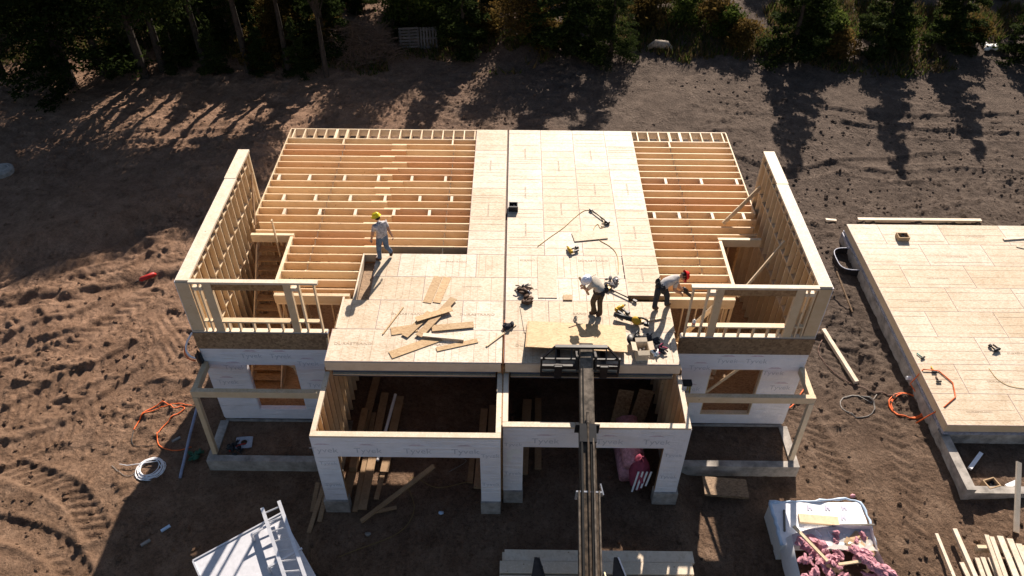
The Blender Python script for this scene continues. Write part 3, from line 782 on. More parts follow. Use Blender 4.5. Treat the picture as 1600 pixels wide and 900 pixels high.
# corrugated window well
pts = []
for i in range(15):
    t = math.pi*i/14; c_, s_ = math.cos(t), math.sin(t)
    pts.append((PX-.07-.70*math.copysign(abs(s_)**.55, s_), 9.35+.68*math.copysign(abs(c_)**.6, c_)))
mb = MB()
for i in range(14):
    for dz in range(6):
        z0 = -5.1+dz*.19; e = .012*(dz % 2)
        (a, b), (c, d) = pts[i], pts[i+1]
        mb.add([(a-e, b, z0), (c-e, d, z0), (c-e, d, z0+.19), (a-e, b, z0+.19)], [(0, 1, 2, 3)])
well = hp(mb, 'window_well', DARKST, smooth=True)
MB().tube([(a, b, -3.96) for a, b in pts], .02, 6).build('rim', MEMB, well)
hp(MB().box(PX-.10, PX-.065, 9.95, 10.9, -3.98, -3.86), 'membrane_strip', MEMB)
hp(MB().tube([(PX-.2, 3.2, -4.05), (PX-.05, 3.2, -4.05)], .07, 10), 'pipe_stub', WHITEP)

# ================================================================== TELEHANDLER
T = thing('telehandler', 'telehandler with long dirty boom reaching up to the deck edge', 'forklift', (2.05, -9, -4.0))
def tp(mb, name, mats, parent=T, smooth=False): return mb.build(name, mats, parent, smooth)
b0 = Vector((2.25, .30, .33)); b1 = Vector((1.95, -10.5, -2.45)); bd = (b1-b0)
def bp(y): return b0+bd*((y-b0.y)/bd.y)
def section(y0, y1, wd, ht, name, mat):
    return tp(MB().bar(bp(y0), bp(y1), wd, ht, bev=.03), name, mat)
section(.30, -2.4, .37, .42, 'boom_section', BOOMG)
s2 = section(-2.0, -4.1, .41, .47, 'boom_section', BOOMD)
s3 = section(-3.7, -6.4, .49, .55, 'boom_section', BOOMD)
s4 = section(-5.75, -10.6, .60, .66, 'boom_section', CREAM)
upn = Vector((0, -bd.z, bd.y)).normalized(); upn = upn if upn.z > 0 else -upn
def collar(y, wd, ht, mat, t=.05, p=None):
    c = bp(y); d = bd.normalized()*t
    return tp(MB().bar(c-d, c+d, wd, ht), 'boom_collar', mat, p or T)
collar(-2.02, .62, .50, BLACK, .02); collar(-3.72, .62, .56, ALU, .02); collar(-5.77, .74, .70, CREAM, .03)
tp(MB().bar(bp(-2.02)+upn*.27, bp(-2.5)+upn*.29, .42, .07), 'boom_pad', BLACK)
# rails, hoses and chain along the top of the sections
for x, y0, y1, h, r, mt in ((-.10, -.4, -2.0, .215, .018, RUBBER), (0.0, -1.75, -5.7, .30, .035, BOOMD), (.13, -2.4, -5.7, .30, .03, BOOMG), (-.16, -2.4, -5.7, .29, .035, RUBBER), (-.24, -3.7, -5.75, .27, .03, BOOMG), (.245, -3.7, -5.75, .28, .025, BOOMG), (.07, -2.4, -5.7, .29, .02, RUBBER)):
    tp(MB().tube([bp(y0)+Vector((x, 0, 0))+upn*h, bp((y0+y1)/2)+Vector((x, 0, 0))+upn*(h+.01), bp(y1)+Vector((x, 0, 0))+upn*h], r, 6), 'hose' if mt is RUBBER else 'rail', mt)
tp(MB().tube([bp(-1.72)+upn*.30, bp(-2.0)+upn*.30], .04, 10), 'boom_roller', BOOMG)
tp(MB().bar(bp(-5.72)+Vector((.36, .12, .16)), bp(-5.72)+Vector((.36, -.0, .0)), .03, .34), 'boom_ear', CREAM)
tp(MB().bar(bp(-3.72)+Vector((.36, 0, .0)), bp(-3.72)+Vector((.30, .25, .1)), .03, .18), 'boom_ear', ALU)
# carriage: boom head, frame, backrest, forks
hd = MB(); hd.bar(b0+Vector((0, -.3, -.12)), b0+Vector((.0, -.12, -.6)), .44, .46, bev=.06); hd.bar(b0+Vector((-.25, -.55, -.1)), b0+Vector((-.25, -.02, -.3)), .06, .4); hd.bar(b0+Vector((.25, -.55, -.1)), b0+Vector((.25, -.02, -.3)), .06, .4)
tp(hd, 'boom_head', DARKST)
cx = 2.12
fr = MB()
def FB(x0, z0, x1, z1, wd=.06, ht=.05, y=.0, y1=None): fr.bar((cx+x0, y, z0), (cx+x1, y if y1 is None else y1, z1), wd, ht)
yb, yt = -.16, .02
for z, hh in ((-.30, .10), (.02, .13)): fr.bar((cx-1.08, yb, z), (cx+1.02, yb, z), .07, hh)
for x in (-1.08, 1.02): fr.bar((cx+x, yb, -.34), (cx+x, yb, .36), .05, .06)
for z in (.30,): fr.bar((cx-1.08, yb+.02, z), (cx+1.02, yb+.02, z), .045, .05)
for x in (-1.08, 1.02): fr.bar((cx+x, yb+.02, .30), (cx+x*.66, yt, .62), .05, .05)
fr.bar((cx-.72, yt, .62), (cx+.68, yt, .62), .10, .06)
fr.bar((cx-.72, yt+.02, .53), (cx+.68, yt+.02, .53), .04, .03)
for x in (-.70, -.28, .3, .66): fr.bar((cx+x, yt, .60), (cx+x, yb+.02, .31), .035, .035)
car = tp(fr, 'fork_carriage', DARKST)
for x in (-.62, .62):
    fm = MB(); fm.bar((cx+x, yb-.05, .10), (cx+x, yb-.05, -.36), .20, .05, up=(0, 1, 0)); fm.bar((cx+x, yb-.02, -.0), (cx+x, yb+.02, .085), .24, .1)
    fm.bar((cx+x, yb-.03, .052), (cx+x, .95, .052), .13, .035)
    fm.build('fork', DARKST, T)
# chassis, cab, wheels (mostly below the frame)
ch = MB(); ch.box(1.2, 2.8, -11.2, -5.9, -3.5, -3.05); ch.box(2.55, 3.15, -9.8, -7.2, -3.3, -2.1); tp(ch, 'chassis', CREAM)
cb = MB(); cb.box(.95, 1.6, -9.6, -8.0, -3.3, -2.45, 0)
for x in (.98, 1.57):
    for y in (-9.57, -8.03): cb.bar((x, y, -2.45), (x, y, -1.2), .06, .06, 1)
cb.box(.93, 1.62, -9.62, -7.98, -1.2, -1.12, 0); tp(cb, 'cab', [CREAM, DARKST])
for x in (1.0, 3.05):
    for y in (-6.3, -10.3):
        M = Matrix.Translation((x, y, -3.38)) @ Matrix.Rotation(math.pi/2, 4, 'Y')
        wb = MB(); wb.lathe([(.3, -.18), (.55, -.2), (.62, -.14), (.64, 0), (.62, .14), (.55, .2), (.3, .18)], 28, M)
        for i in range(20):
            a = 2*math.pi*i/20; c_ = Vector((x, y+.64*math.cos(a), -3.38+.64*math.sin(a)))
            wb.bar(c_+Vector((-.18, 0, 0)), c_+Vector((.0, .05*math.sin(a), -.05*math.cos(a))), .07, .05)
            wb.bar(c_+Vector((.18, 0, 0)), c_+Vector((.0, -.05*math.sin(a), .05*math.cos(a))), .07, .05)
        wh = tp(wb, 'wheel', RUBBER); MB().lathe([(.0, -.1), (.3, -.1), (.31, .16), (.0, .16)], 20, M).build('rim', CREAM, wh)
for x, s_ in ((.93, -1), (3.02, 1)):   # pointed outrigger arms whose tips show at the bottom edge
    p = at(838 if s_ < 0 else 962, 872, -2.7)
    mb = MB(); mb.prism([(-.24, -1.2), (.24, -1.2), (.16, -.25), (.03, .0), (-.05, .0)], -.0, .10, Matrix.Translation((p.x, p.y, -2.75)))
    mb.bar((p.x+.06, p.y-.02, -2.63), (p.x+.26, p.y-.75, -2.63), .035, .03, 1 if s_ > 0 else 0)
    mb.box(p.x-.1, p.x+.1, p.y-1.3, p.y-1.1, -3.3, -2.7)
    tp(mb, 'outrigger', [DARKST, ALU])

# ================================================================== PEOPLE
SKIN = plain('skin', (.40, .225, .15), .55, var=.08, bump=0)
SHIRT1 = plain('grey_print_shirt', (.50, .47, .48), .85, var=.35, scale=9)
SHIRT2 = plain('oatmeal_shirt', (.50, .44, .36), .85, var=.1, scale=14)
SHIRT3 = plain('heather_shirt', (.46, .43, .41), .85, var=.12, scale=14)
JEANS = plain('blue_jeans', (.10, .15, .23), .85, var=.25, scale=10)
KHAKI = plain('olive_work_trousers', (.10, .07, .04), .85, var=.25, scale=10)
NAVY = plain('dark_jeans', (.022, .028, .042), .85, var=.3, scale=10)
BOOT = plain('brown_boots', (.075, .04, .025), .7)
HAIR = plain('dark_hair', (.02, .013, .009), .8)
HY = plain('hat_yellow', (.80, .60, .02), .3, var=.04, bump=0); HW = plain('hat_white', (.72, .76, .86), .3, var=.04, bump=0); HR = plain('hat_red', (.62, .02, .02), .3, var=.04, bump=0)
def person(J, face, label, mats, hat, sleeve=.55, hands=('relax', 'relax')):
    """J: joint name -> world position. One continuous skinned surface, coloured by region."""
    base = (J['aL']+J['aR'])/2; base = Vector((base.x, base.y, 0.003))
    root = thing('person', label, 'person', base, 'builders working on the upper deck')
    J = {k: v-base for k, v in J.items()}
    J['hipL'] = J.get('hipL', J['pel']); 
    R = dict(pel=.165, spine=.155, chest=.175, nb=.095, neck=.062, sL=.088, sR=.088, eL=.052, eR=.052, wL=.036, wR=.036, hL=.042, hR=.042, hipL=.122, hipR=.122, kL=.086, kR=.086, aL=.068, aR=.068, tL=.048, tR=.048, heL=.045, heR=.045)
    names = [k for k in R if k in J or k in ()]
    for s_ in 'LR':
        toe = J['t'+s_]-J['a'+s_]; t2 = Vector((toe.x, toe.y, 0)); 
        J['he'+s_] = J['a'+s_]-t2.normalized()*.05+Vector((0, 0, -.035)); 
        dirh = (J['w'+s_]-J['e'+s_]).normalized(); J['h'+s_] = J['w'+s_]+dirh*.075
    names = list(R)
    E_ = [('pel', 'spine'), ('spine', 'chest'), ('chest', 'nb'), ('nb', 'neck')]
    for s_ in 'LR': E_ += [('chest', 's'+s_), ('s'+s_, 'e'+s_), ('e'+s_, 'w'+s_), ('w'+s_, 'h'+s_), ('pel', 'hip'+s_), ('hip'+s_, 'k'+s_), ('k'+s_, 'a'+s_), ('a'+s_, 't'+s_), ('a'+s_, 'he'+s_)]
    bm = bmesh.new(); lay = bm.verts.layers.skin.verify(); V = {}
    for n_ in names:
        V[n_] = bm.verts.new(J[n_]); V[n_][lay].radius = (R[n_], R[n_]); V[n_][lay].use_root = n_ == 'pel'
    for a, b in E_: bm.edges.new((V[a], V[b]))
    me = bpy.data.meshes.new('tmp'); bm.to_mesh(me); bm.free()
    ob = bpy.data.objects.new('tmp', me); COL.objects.link(ob)
    sk = ob.modifiers.new('s', 'SKIN'); sk.use_smooth_shade = True
    su = ob.modifiers.new('u', 'SUBSURF'); su.levels = 2
    bpy.context.view_layer.update()
    em = ob.evaluated_get(bpy.context.evaluated_depsgraph_get()).to_mesh()
    mb = MB(); vs = [v.co.copy() for v in em.vertices]
    segs = []
    for a, b in E_:
        k = 0
        if a[0] == 's' and a in ('sL', 'sR'): k = 'arm'
        elif a in ('eL', 'eR', 'wL', 'wR') or (a, b) == ('nb', 'neck'): k = 3
        elif a == 'pel' and b.startswith('hip') or a.startswith('hip'): k = 1
        elif a in ('kL', 'kR'): k = 'shin'
        elif a in ('aL', 'aR'): k = 2
        elif (a, b) == ('pel', 'spine'): k = 'waist'
        segs.append((J[a], J[b], k))
    fs, mi = [], []
    for p in em.polygons:
        c = p.center; bd_, bk = 9, 0
        for a, b, k in segs:
            ab = b-a; t = max(0, min(1, (c-a).dot(ab)/max(ab.length_squared, 1e-9))); d = (c-a-ab*t).length
            if k == 'arm': kk = 0 if t < sleeve else 3; d -= .045
            elif k == 'shin': kk = 1 if t < .86 else 2; d -= .05
            elif k == 'waist': kk = 1 if t < .25 else 0; d -= .13
            elif k == 1: kk = 1; d -= .09
            elif k == 3: kk = 3; d -= .04
            elif k == 2: kk = 2; d -= .04
            else: kk = 0; d -= .13
            if d < bd_: bd_, bk = d, kk
        fs.append(tuple(p.vertices)); mi.append(bk)
    o0 = len(mb.v); mb.v += [tuple(v) for v in vs]; mb.f += fs; mb.mi += mi
    ob.evaluated_get(bpy.context.evaluated_depsgraph_get()).to_mesh_clear(); bpy.data.objects.remove(ob); bpy.data.meshes.remove(me)
    # head with jaw, nose, brow and ears
    fwd = Vector(face).normalized(); upv = (J['head']-J['neck']).normalized(); rt = fwd.cross(upv).normalized(); fwd = upv.cross(rt).normalized()
    M = Matrix((rt, fwd, upv)).transposed(); hc = J['head']
    n = 14; hv = []
    for i in range(11):
        ph = math.pi*i/10
        for j in range(n):
            th = 2*math.pi*j/n; x, y, z = .076*math.sin(ph)*math.cos(th), .098*math.sin(ph)*math.sin(th), .118*math.cos(ph)
            if z < 0: x *= 1+z*2.2; y = y*(1+z*1.2)+(-z*.16 if y > 0 else 0)
            if y > .07 and -.03 < z < .02 and abs(x) < .03: y += .018
            if y > .06 and .01 < z < .05 and .015 < abs(x) < .05: y -= .008
            hv.append(hc+M @ Vector((x, y, z)))
    mb.add(hv, [(i*n+j, (i+1)*n+j, (i+1)*n+(j+1) % n, i*n+(j+1) % n) for i in range(10) for j in range(n)], 3)
    for sx in (-1, 1): mb.ball(hc+M @ Vector((sx*.078, -.005, -.005)), .014, .022, .034, 3, 8, M=M)
    mb.ball(hc+M @ Vector((0, .112, -.018)), .014, .018, .024, 3, 8, M=M)
    for sx in (-1, 1): mb.ball(hc+M @ Vector((sx*.032, .088, .022)), .013, .008, .008, 4, 8, M=M)
    mb.ball(hc+M @ Vector((0, .098, -.06)), .026, .008, .006, 5, 8, M=M)
    # fingers: five tapering chains rooted in each palm, curled
    for s_ in 'LR':
        d = (J['w'+s_]-J['e'+s_]).normalized(); side = d.cross(Vector((0, 0, 1)))
        side = side.normalized() if side.length > .2 else Vector((1, 0, 0)); nrm = side.cross(d).normalized()
        pc = J['h'+s_]
        for i, (off, ln) in enumerate(((-.030, .068), (-.010, .08), (.011, .075), (.030, .058))):
            p0 = pc+side*off*.9+d*.02; p1 = p0+d*ln*.55-nrm*.012; p2 = p1+d*ln*.28-nrm*.032; p3 = p2-nrm*.024+d*.004
            mb.tube([p0, p1, p2, p3], [.0105, .0098, .009, .0075], 6, 3)
        p0 = pc-side*.034-d*.025; mb.tube([p0, p0-side*.03+d*.03-nrm*.01, p0-side*.028+d*.06-nrm*.03], [.0125, .0115, .009], 6, 3)
    body = local_part(mb, 'body', mats+[BLACK, MAUVE], root, True)
    # hair under the hat
    m3 = MB(); Mh = Matrix.Translation(hc) @ M.to_4x4()
    m3.lathe([(.086, -.05), (.092, -.01), (.088, .05)], 16, Mh @ Matrix.Translation((0, -.012, .0)) @ Matrix.Diagonal((.93, 1.05, 1, 1)))
    m3.f = [f for f in m3.f if (M.transposed() @ (sum((Vector(m3.v[i]) for i in f), Vector())/4-hc)).y < .045]; m3.mi = [0]*len(m3.f)
    local_part(m3, 'hair', HAIR, root, True)
    # hard hat: shell, crown ridge and brim
    Mt = Mh @ Matrix.Translation((0, .0, .045)) @ Matrix.Rotation(-.06, 4, 'X') @ Matrix.Diagonal((.98, 1.16, 1, 1))
    hm = MB(); hm.lathe([(.148, -.008), (.150, .0), (.124, .014), (.121, .035), (.113, .072), (.090, .108), (.052, .128), (.0, .134)], 24, Mt)
    hm.tube([Mt @ Vector((0, .095, .098)), Mt @ Vector((0, .045, .133)), Mt @ Vector((0, -.045, .135)), Mt @ Vector((0, -.10, .095))], .014, 8)
    br = [(.115*math.cos(t)*(1.0), .10+.085*math.sin(t)) for t in np.linspace(0, math.pi, 12)]
    hm.prism(br, -.006, .004, Mt)
    hh = local_part(hm, 'hard_hat', hat, root, True)
    return root, J
Z = lambda u, v, z: at(u, v, z)
# walking man
J1 = dict(pel=Vector((-3.78, 4.32, .95)), spine=Vector((-3.79, 4.33, 1.12)), chest=Vector((-3.81, 4.345, 1.31)), nb=Vector((-3.82, 4.36, 1.47)), neck=Vector((-3.84, 4.375, 1.54)), head=Vector((-3.88, 4.395, 1.655)),
    sL=Vector((-3.98, 4.25, 1.41)), sR=Vector((-3.65, 4.47, 1.41)), eL=Vector((-4.05, 4.23, 1.12)), eR=Vector((-3.56, 4.42, 1.14)), wL=Vector((-4.12, 4.30, .88)), wR=Vector((-3.48, 4.44, .90)),
    hipL=Vector((-3.87, 4.27, .90)), hipR=Vector((-3.70, 4.38, .90)), kL=Vector((-3.93, 4.27, .5)), kR=Vector((-3.70, 4.38, .49)), aL=Vector((-3.92, 4.22, .085)), aR=Vector((-3.57, 4.52, .15)), tL=Vector((-4.08, 4.27, .035)), tR=Vector((-3.60, 4.40, .05)))
r1_, _ = person(J1, (-.85, .45, -.35), 'man in yellow hard hat, grey printed shirt and blue jeans walking beside the open joists', [SHIRT1, JEANS, BOOT, SKIN], HY)
r1_.scale = (.95, .95, .95)
# stooping man with the white hat
J2 = dict(pel=Z(938, 455, .78), spine=Z(935, 448.5, .90), chest=Z(929.5, 441.5, 1.0), nb=Z(924.5, 437, 1.06), neck=Z(922, 436, 1.09), head=Z(918, 436.5, 1.17),
    sL=Z(924, 446, .96), sR=Z(928, 434.5, 1.05), eL=Z(917.5, 453, .74), eR=Z(916, 442, .8), wL=Z(912, 450, .60), wR=Z(911, 444, .64),
    hipL=Z(934, 458.5, .75), hipR=Z(941, 455, .77), kL=Z(926, 471, .47), kR=Z(937, 471, .47), aL=Z(929, 489, .085), aR=Z(938, 490, .085), tL=Z(920, 489, .035), tR=Z(931, 493.5, .035))
person(J2, (-.8, -.25, -.45), 'stooping man in white hard hat, oatmeal shirt and olive trousers on the deck', [SHIRT2, KHAKI, BOOT, SKIN], HW)
J3 = dict(pel=Z(1034, 447, .90), spine=Z(1041, 441.5, .98), chest=Z(1049, 437, 1.04), nb=Z(1059, 433.5, 1.1), neck=Z(1062.5, 432, 1.12), head=Z(1068, 431, 1.12),
    sL=Z(1054, 433, 1.10), sR=Z(1056, 441, 1.0), eL=Z(1061, 448, .76), eR=Z(1054, 454, .72), wL=Z(1067, 453, .58), wR=Z(1063, 458, .54),
    hipL=Z(1036, 449, .87), hipR=Z(1029, 452, .86), kL=Z(1043, 462, .49), kR=Z(1026, 464, .49), aL=Z(1041, 476, .085), aR=Z(1022, 481, .085), tL=Z(1048, 474, .035), tR=Z(1029, 481.5, .035))
r3, _ = person(J3, (.8, -.05, -.6), 'man in red hard hat and dark jeans bending over the joists at the deck edge', [SHIRT3, NAVY, BOOT, SKIN], HR)
# tool belts worn by the two men at work
def belt(name, label, c, rx, ry, tilt, mat, pouches):
    root = thing(name, label, 'tool belt', c)
    M = Matrix.Rotation(tilt[0], 4, 'X') @ Matrix.Rotation(tilt[1], 4, 'Y')
    mb = MB(); mb.tube([M @ Vector((rx*math.cos(t), ry*math.sin(t), 0)) for t in np.linspace(0, 2*math.pi, 17)], .024, 6); local_part(mb, 'belt', mat, root, True)
    for a, s_ in pouches:
        p = M @ Vector((rx*math.cos(a), ry*math.sin(a), -.05)); q = MB(); q.ball(p, .075*s_, .065*s_, .12*s_, 0, 10, .12); q.bar(p+Vector((0, 0, .0)), p+Vector((.03, .02, .17*s_)), .02, .02)
        local_part(q, 'pouch', mat, root, True)
belt('worn_tool_belt', 'dark tool pouches on the hips of the man with the white hat', Z(937, 452.5, .84), .185, .17, (.1, -.45), DARKCL, ((-.3, 1.0), (-1.2, .9), (.4, .8)))
belt('worn_tool_belt', 'black tool belt round the hips of the man with the red hat', Z(1036, 446, .94), .17, .17, (0, .6), BLACK, ((2.5, 1.1), (3.6, 1.1), (-1.4, 1.0), (4.6, .9)))

# ================================================================== THINGS ON THE DECK
def single(mb, name, label, cat, mats, group=None, smooth=False, loc=None):
    if loc is None:
        a = np.array(mb.v); loc = ((a[:, 0].min()+a[:, 0].max())/2, (a[:, 1].min()+a[:, 1].max())/2, a[:, 2].min())
    return tag(mb.build(name, mats, None, smooth, loc), label, cat, group)
# loose board offcuts on the left deck
def board(p, q, wd, th, label, mat=OSBTAN, z=0.004, lift=0, name='board_offcut', group='board offcuts on the left deck'):
    a = at(*p, z+th/2); b = at(*q, z+th/2); b.z += lift
    return single(MB().bar(a, b, wd, th), name, label, 'board', mat, group)
board((667, 473), (685, 432), .26, .012, 'short tan offcut lying apart above the heap, one of two side by side')
board((682, 473), (699, 433), .24, .014, 'short tan offcut lying apart above the heap, the right one of the pair', z=.006)
board((598, 522), (630, 480), .035, .03, 'thin wooden lath left of the heap of offcuts')
board((611, 518), (652, 512), .30, .018, 'squarish tan offcut at the left edge of the heap', z=.004)
board((632, 525), (672, 488), .22, .018, 'tan strip crossing the heap from lower left to upper middle', z=.03)
board((654, 525), (709, 466), .22, .018, 'longest tan strip reaching from the heap to its upper right', z=.05)
board((650, 499), (706, 482), .20, .018, 'tan strip lying on top of the heap with a dark edge', z=.09)
board((675, 513), (740, 507), .24, .018, 'tan strip at the right side of the heap', z=.03)
board((661, 523), (725, 529), .13, .035, 'white board lying across the lower part of the heap', PALE, z=.05)
board((610, 555), (688, 527), .28, .018, 'wide tan strip below the heap, nearest the deck edge', z=.006)
board((682, 546), (746, 532), .16, .018, 'narrow tan strip right of the widest one, below the white board', z=.006)
# right deck
board((842, 465), (864, 465), 2.0, .012, 'large pale rectangle of floor board lying near the party line', OSB, z=.004, name='loose_sheet', group='sheets on the right deck') if 0 else None
sh = MB(); a = at(841, 465, .02); sh.box(a.x, a.x+.56, a.y, a.y+1.95, .004, .022)
single(sh, 'loose_sheet', 'long pale strip of floor board lying beyond the tool pouches', 'board', OSB)
sh = MB(); a = at(896, 377, .03); b = at(948, 372, .03); sh.bar((a.x, a.y+.22, .02), (b.x, b.y+.22, .02), .46, .03)
single(sh, 'loose_sheet', 'small pale board with dark lower edge beside the air hose', 'board', OSB)
# tilted stack of sheets resting on the forks
p0 = at(824, 503, .03); 
sh = MB(); 
for i in range(3):
    z0 = .035+i*.02; Mx = Matrix.Translation((p0.x+.02*i, p0.y-.01*i, z0)) @ Matrix.Rotation(-.06, 4, 'Z') @ Matrix.Rotation(-.17, 4, 'X')
    sh.prism([(0, -1.24), (2.75, -1.24), (2.75, 0), (0, 0)], 0, .0185, Mx)
single(sh, 'sheet_stack', 'short stack of tan boards tilted up on the forks at the deck edge', 'boards', OSBTAN)
# lath beside the tool bag
single(MB().bar(at(760, 541, .02), at(806, 507, .02), .05, .03), 'lath', 'thin lath leaning over the party line beside the tool bag', 'lath', LUM)
single(MB().bar(at(995, 504, .03), at(1036, 496.5, .03), .06, .04), 'lath', 'short stick of lumber right of the yellow blower', 'lath', LUM)
single(MB().bar(at(905, 433, .95), at(920, 461, .55), .06, .03), 'lath', 'brown stick held out by the man with the white hat', 'lath', OSBTAN)
sh = MB(); a = at(888, 469, .02); sh.box(a.x-.15, a.x+.12, a.y, a.y+.22, .004, .035); single(sh, 'wood_block', 'small wood block on the seam left of the stooping man', 'block', OSBTAN)

def crate(name, label, c, sx, sy, sz, mat, inner, rot=0, t=.03):
    mb = MB(); M = Matrix.Rotation(rot, 4, 'Z')
    for x0, x1, y0, y1, z0, z1 in ((-sx, sx, -sy, -sy+t, 0, sz), (-sx, sx, sy-t, sy, 0, sz), (-sx, -sx+t, -sy+t, sy-t, 0, sz), (sx-t, sx, -sy+t, sy-t, 0, sz), (-sx+t, sx-t, -sy+t, sy-t, 0, .03)):
        k = len(mb.v); mb.box(x0, x1, y0, y1, z0, z1); mb.v[k:] = [tuple(M @ Vector(v)) for v in mb.v[k:]]
    root = thing(name, label, 'box', c)
    local_part(mb, 'walls', mat, root)
    q = MB()
    for _ in range(9): q.ball((rnd.uniform(-sx, sx)*.6, rnd.uniform(-sy, sy)*.6, .05+rnd.random()*sz*.4), .05, .04, .05, 0, 7, .3)
    local_part(q, 'contents', inner, root, True); return root
p = at(802, 327, 0); crate('tool_box', 'open black box near the far end of the party line', (p.x, p.y, .005), .16, .15, .2, BLACK, DARKCL)
p = at(1004, 541, .42); root = thing('cardboard_box', 'pale cardboard box with its four flaps open among the tools at the front edge', 'box', (p.x, p.y, .005)); root.rotation_euler = (0, 0, .06)
CARDP = plain('pale_cardboard', (.56, .46, .34), .8, bump=0)
mb = MB(); w_, h_ = .17, .41
for a in ((-w_, w_, -w_, -w_+.012), (-w_, w_, w_-.012, w_), (-w_, -w_+.012, -w_+.013, w_-.013), (w_-.012, w_, -w_+.013, w_-.013)): mb.box(*a, .012, h_)
mb.box(-w_, w_, -w_, w_, 0, .011); local_part(mb, 'carton', CARDP, root)
for dx, dy in ((1, 0), (-1, 0), (0, 1), (0, -1)):
    a = Vector((dx*w_, dy*w_, h_)); tv = Vector((-dy, dx, 0))*w_*.96; ou = Vector((dx*.13, dy*.13, .03 if dy >= 0 else -.04))
    mb = MB(); q_ = [a-tv, a+tv, a+tv*.97+ou, a-tv*.97+ou]; mb.add(q_+[v_+Vector((0, 0, .008)) for v_ in q_], [(3, 2, 1, 0), (4, 5, 6, 7), (0, 1, 5, 4), (1, 2, 6, 5), (2, 3, 7, 6), (3, 0, 4, 7)]); local_part(mb, 'flap', CARDP, root)
mb = MB()
for _ in range(8): mb.ball((rnd.uniform(-.1, .1), rnd.uniform(-.1, .1), rnd.uniform(.12, .28)), .04, .03, .04, 0, 7, .3)
local_part(mb, 'contents', ALU, root, True)
p = at(1409, 373, PZT); crate('wood_box', 'small brown open box on the right floor platform', (p.x, p.y, PZT+.005), .22, .17, .18, CARD, DARKCL)

def nailer(label, c, rot, sc=1.0, col=YELLOW, pole=None, tilt=0, z=0.0):
    root = thing('nail_gun', label, 'nail gun', (c[0], c[1], z+.012), 'power nailers and drills')
    root.rotation_euler = (0, tilt, rot); root.scale = (sc,)*3
    mb = MB(); mb.tube([(0, -.1, .06), (0, -.06, .06), (0, .06, .06), (0, .12, .055)], [.03, .055, .058, .035], 10); mb.box(-.04, .04, -.14, -.09, .02, .10); local_part(mb, 'housing', col, root, True)
    local_part(MB().bar((.03, .02, .05), (.22, .03, .05), .04, .05, bev=.01), 'handle', BLACK, root)
    local_part(MB().bar((.20, .03, .05), (.28, .03, .05), .10, .09, bev=.015), 'battery', BLACK, root)
    local_part(MB().bar((.02, -.12, .05), (.24, -.10, .05), .035, .05), 'magazine', DARKST, root)
    local_part(MB().tube([(0, .12, .055), (0, .19, .05)], [.03, .015], 8), 'nose', DARKST, root)
p = at(890, 393, 0); nailer('yellow nail gun lying alone in the middle of the right deck', (p.x, p.y), .4, 1.1)
p = at(968, 484, 0); nailer('yellow drill with dark battery lying behind the blower', (p.x, p.y), -.9, 1.2)
p = at(1556, 549, PZT); nailer('black nail gun on the right floor platform', (p.x, p.y), 2.0, 1.0, BLACK, z=PZT)
def wand(label, a, b, headmat, z=0.0):
    root = thing('stand_up_tool', label, 'tool', (a.x, a.y, z+.005)); b = b-Vector((a.x, a.y, z+.005)); a2 = Vector((0, 0, .05)); b = Vector((b.x, b.y, .05))
    local_part(MB().tube([a2, b], .02, 8), 'pole', BLACK, root, True)
    d = (a2-b).normalized(); local_part(MB().bar(a2+d*.0, a2+d*.16, .12, .10, bev=.02), 'motor', headmat, root); s_ = d.cross(Vector((0, 0, 1)))
    local_part(MB().tube([a2+d*.1, a2+d*.16+s_*.12, a2+d*.05+s_*.22], .022, 8), 'grip', headmat, root, True)
    local_part(MB().bar(b, b-d*.12, .07, .06), 'foot', DARKST, root)
wand('long black pole tool with yellow grip right of the stooping man', at(953, 454, 0), at(989, 471, 0), YELLOW)
wand('dark upright nailer lying at the loop of the air hose', at(946, 347, 0), at(925, 331, 0), DARKST)
# blower
root = thing('blower', 'yellow and black cordless leaf blower lying near the front edge', 'leaf blower', (*at(992, 506, 0).xy, .005))
root.rotation_euler = (0, 0, -.42)
local_part(MB().tube([(-.62, .0, .12), (-.45, 0, .12), (-.1, 0, .13)], [.055, .06, .075], 12), 'tube', BLACK, root, True)
local_part(MB().ball((.03, 0, .14), .15, .12, .13, 0, 12), 'motor', YELLOW, root, True)
local_part(MB().tube([(.05, .02, .24), (.2, .02, .29), (.34, .02, .25), (.36, .02, .14), (.2, .02, .08)], .028, 8), 'handle', BLACK, root, True)
local_part(MB().bar((.26, .02, .10), (.40, .02, .10), .12, .11, bev=.02), 'battery', BLACK, root)
# circular saw
root = thing('circular_saw', 'dark circular saw tipped on its side beside the wooden box', 'saw', (*at(986, 536, 0).xy, .02))
root.rotation_euler = (.45, .2, .9)
local_part(MB().lathe([(.0, -.03), (.19, -.03), (.21, 0), (.19, .05), (.0, .06)], 24, Matrix.Translation((0, 0, .12))), 'guard', DARKST, root, True)
local_part(MB().lathe([(0, -.045), (.20, -.045), (.20, -.04), (0, -.04)], 24, Matrix.Translation((0, 0, .12))), 'blade', ALU, root)
local_part(MB().tube([(.05, .06, .2), (.22, .12, .26), (.3, .05, .18)], .028, 8), 'handle', BLACK, root, True)
local_part(MB().tube([(0, 0, .16), (0, 0, .34)], .07, 12), 'motor', BLACK, root, True)
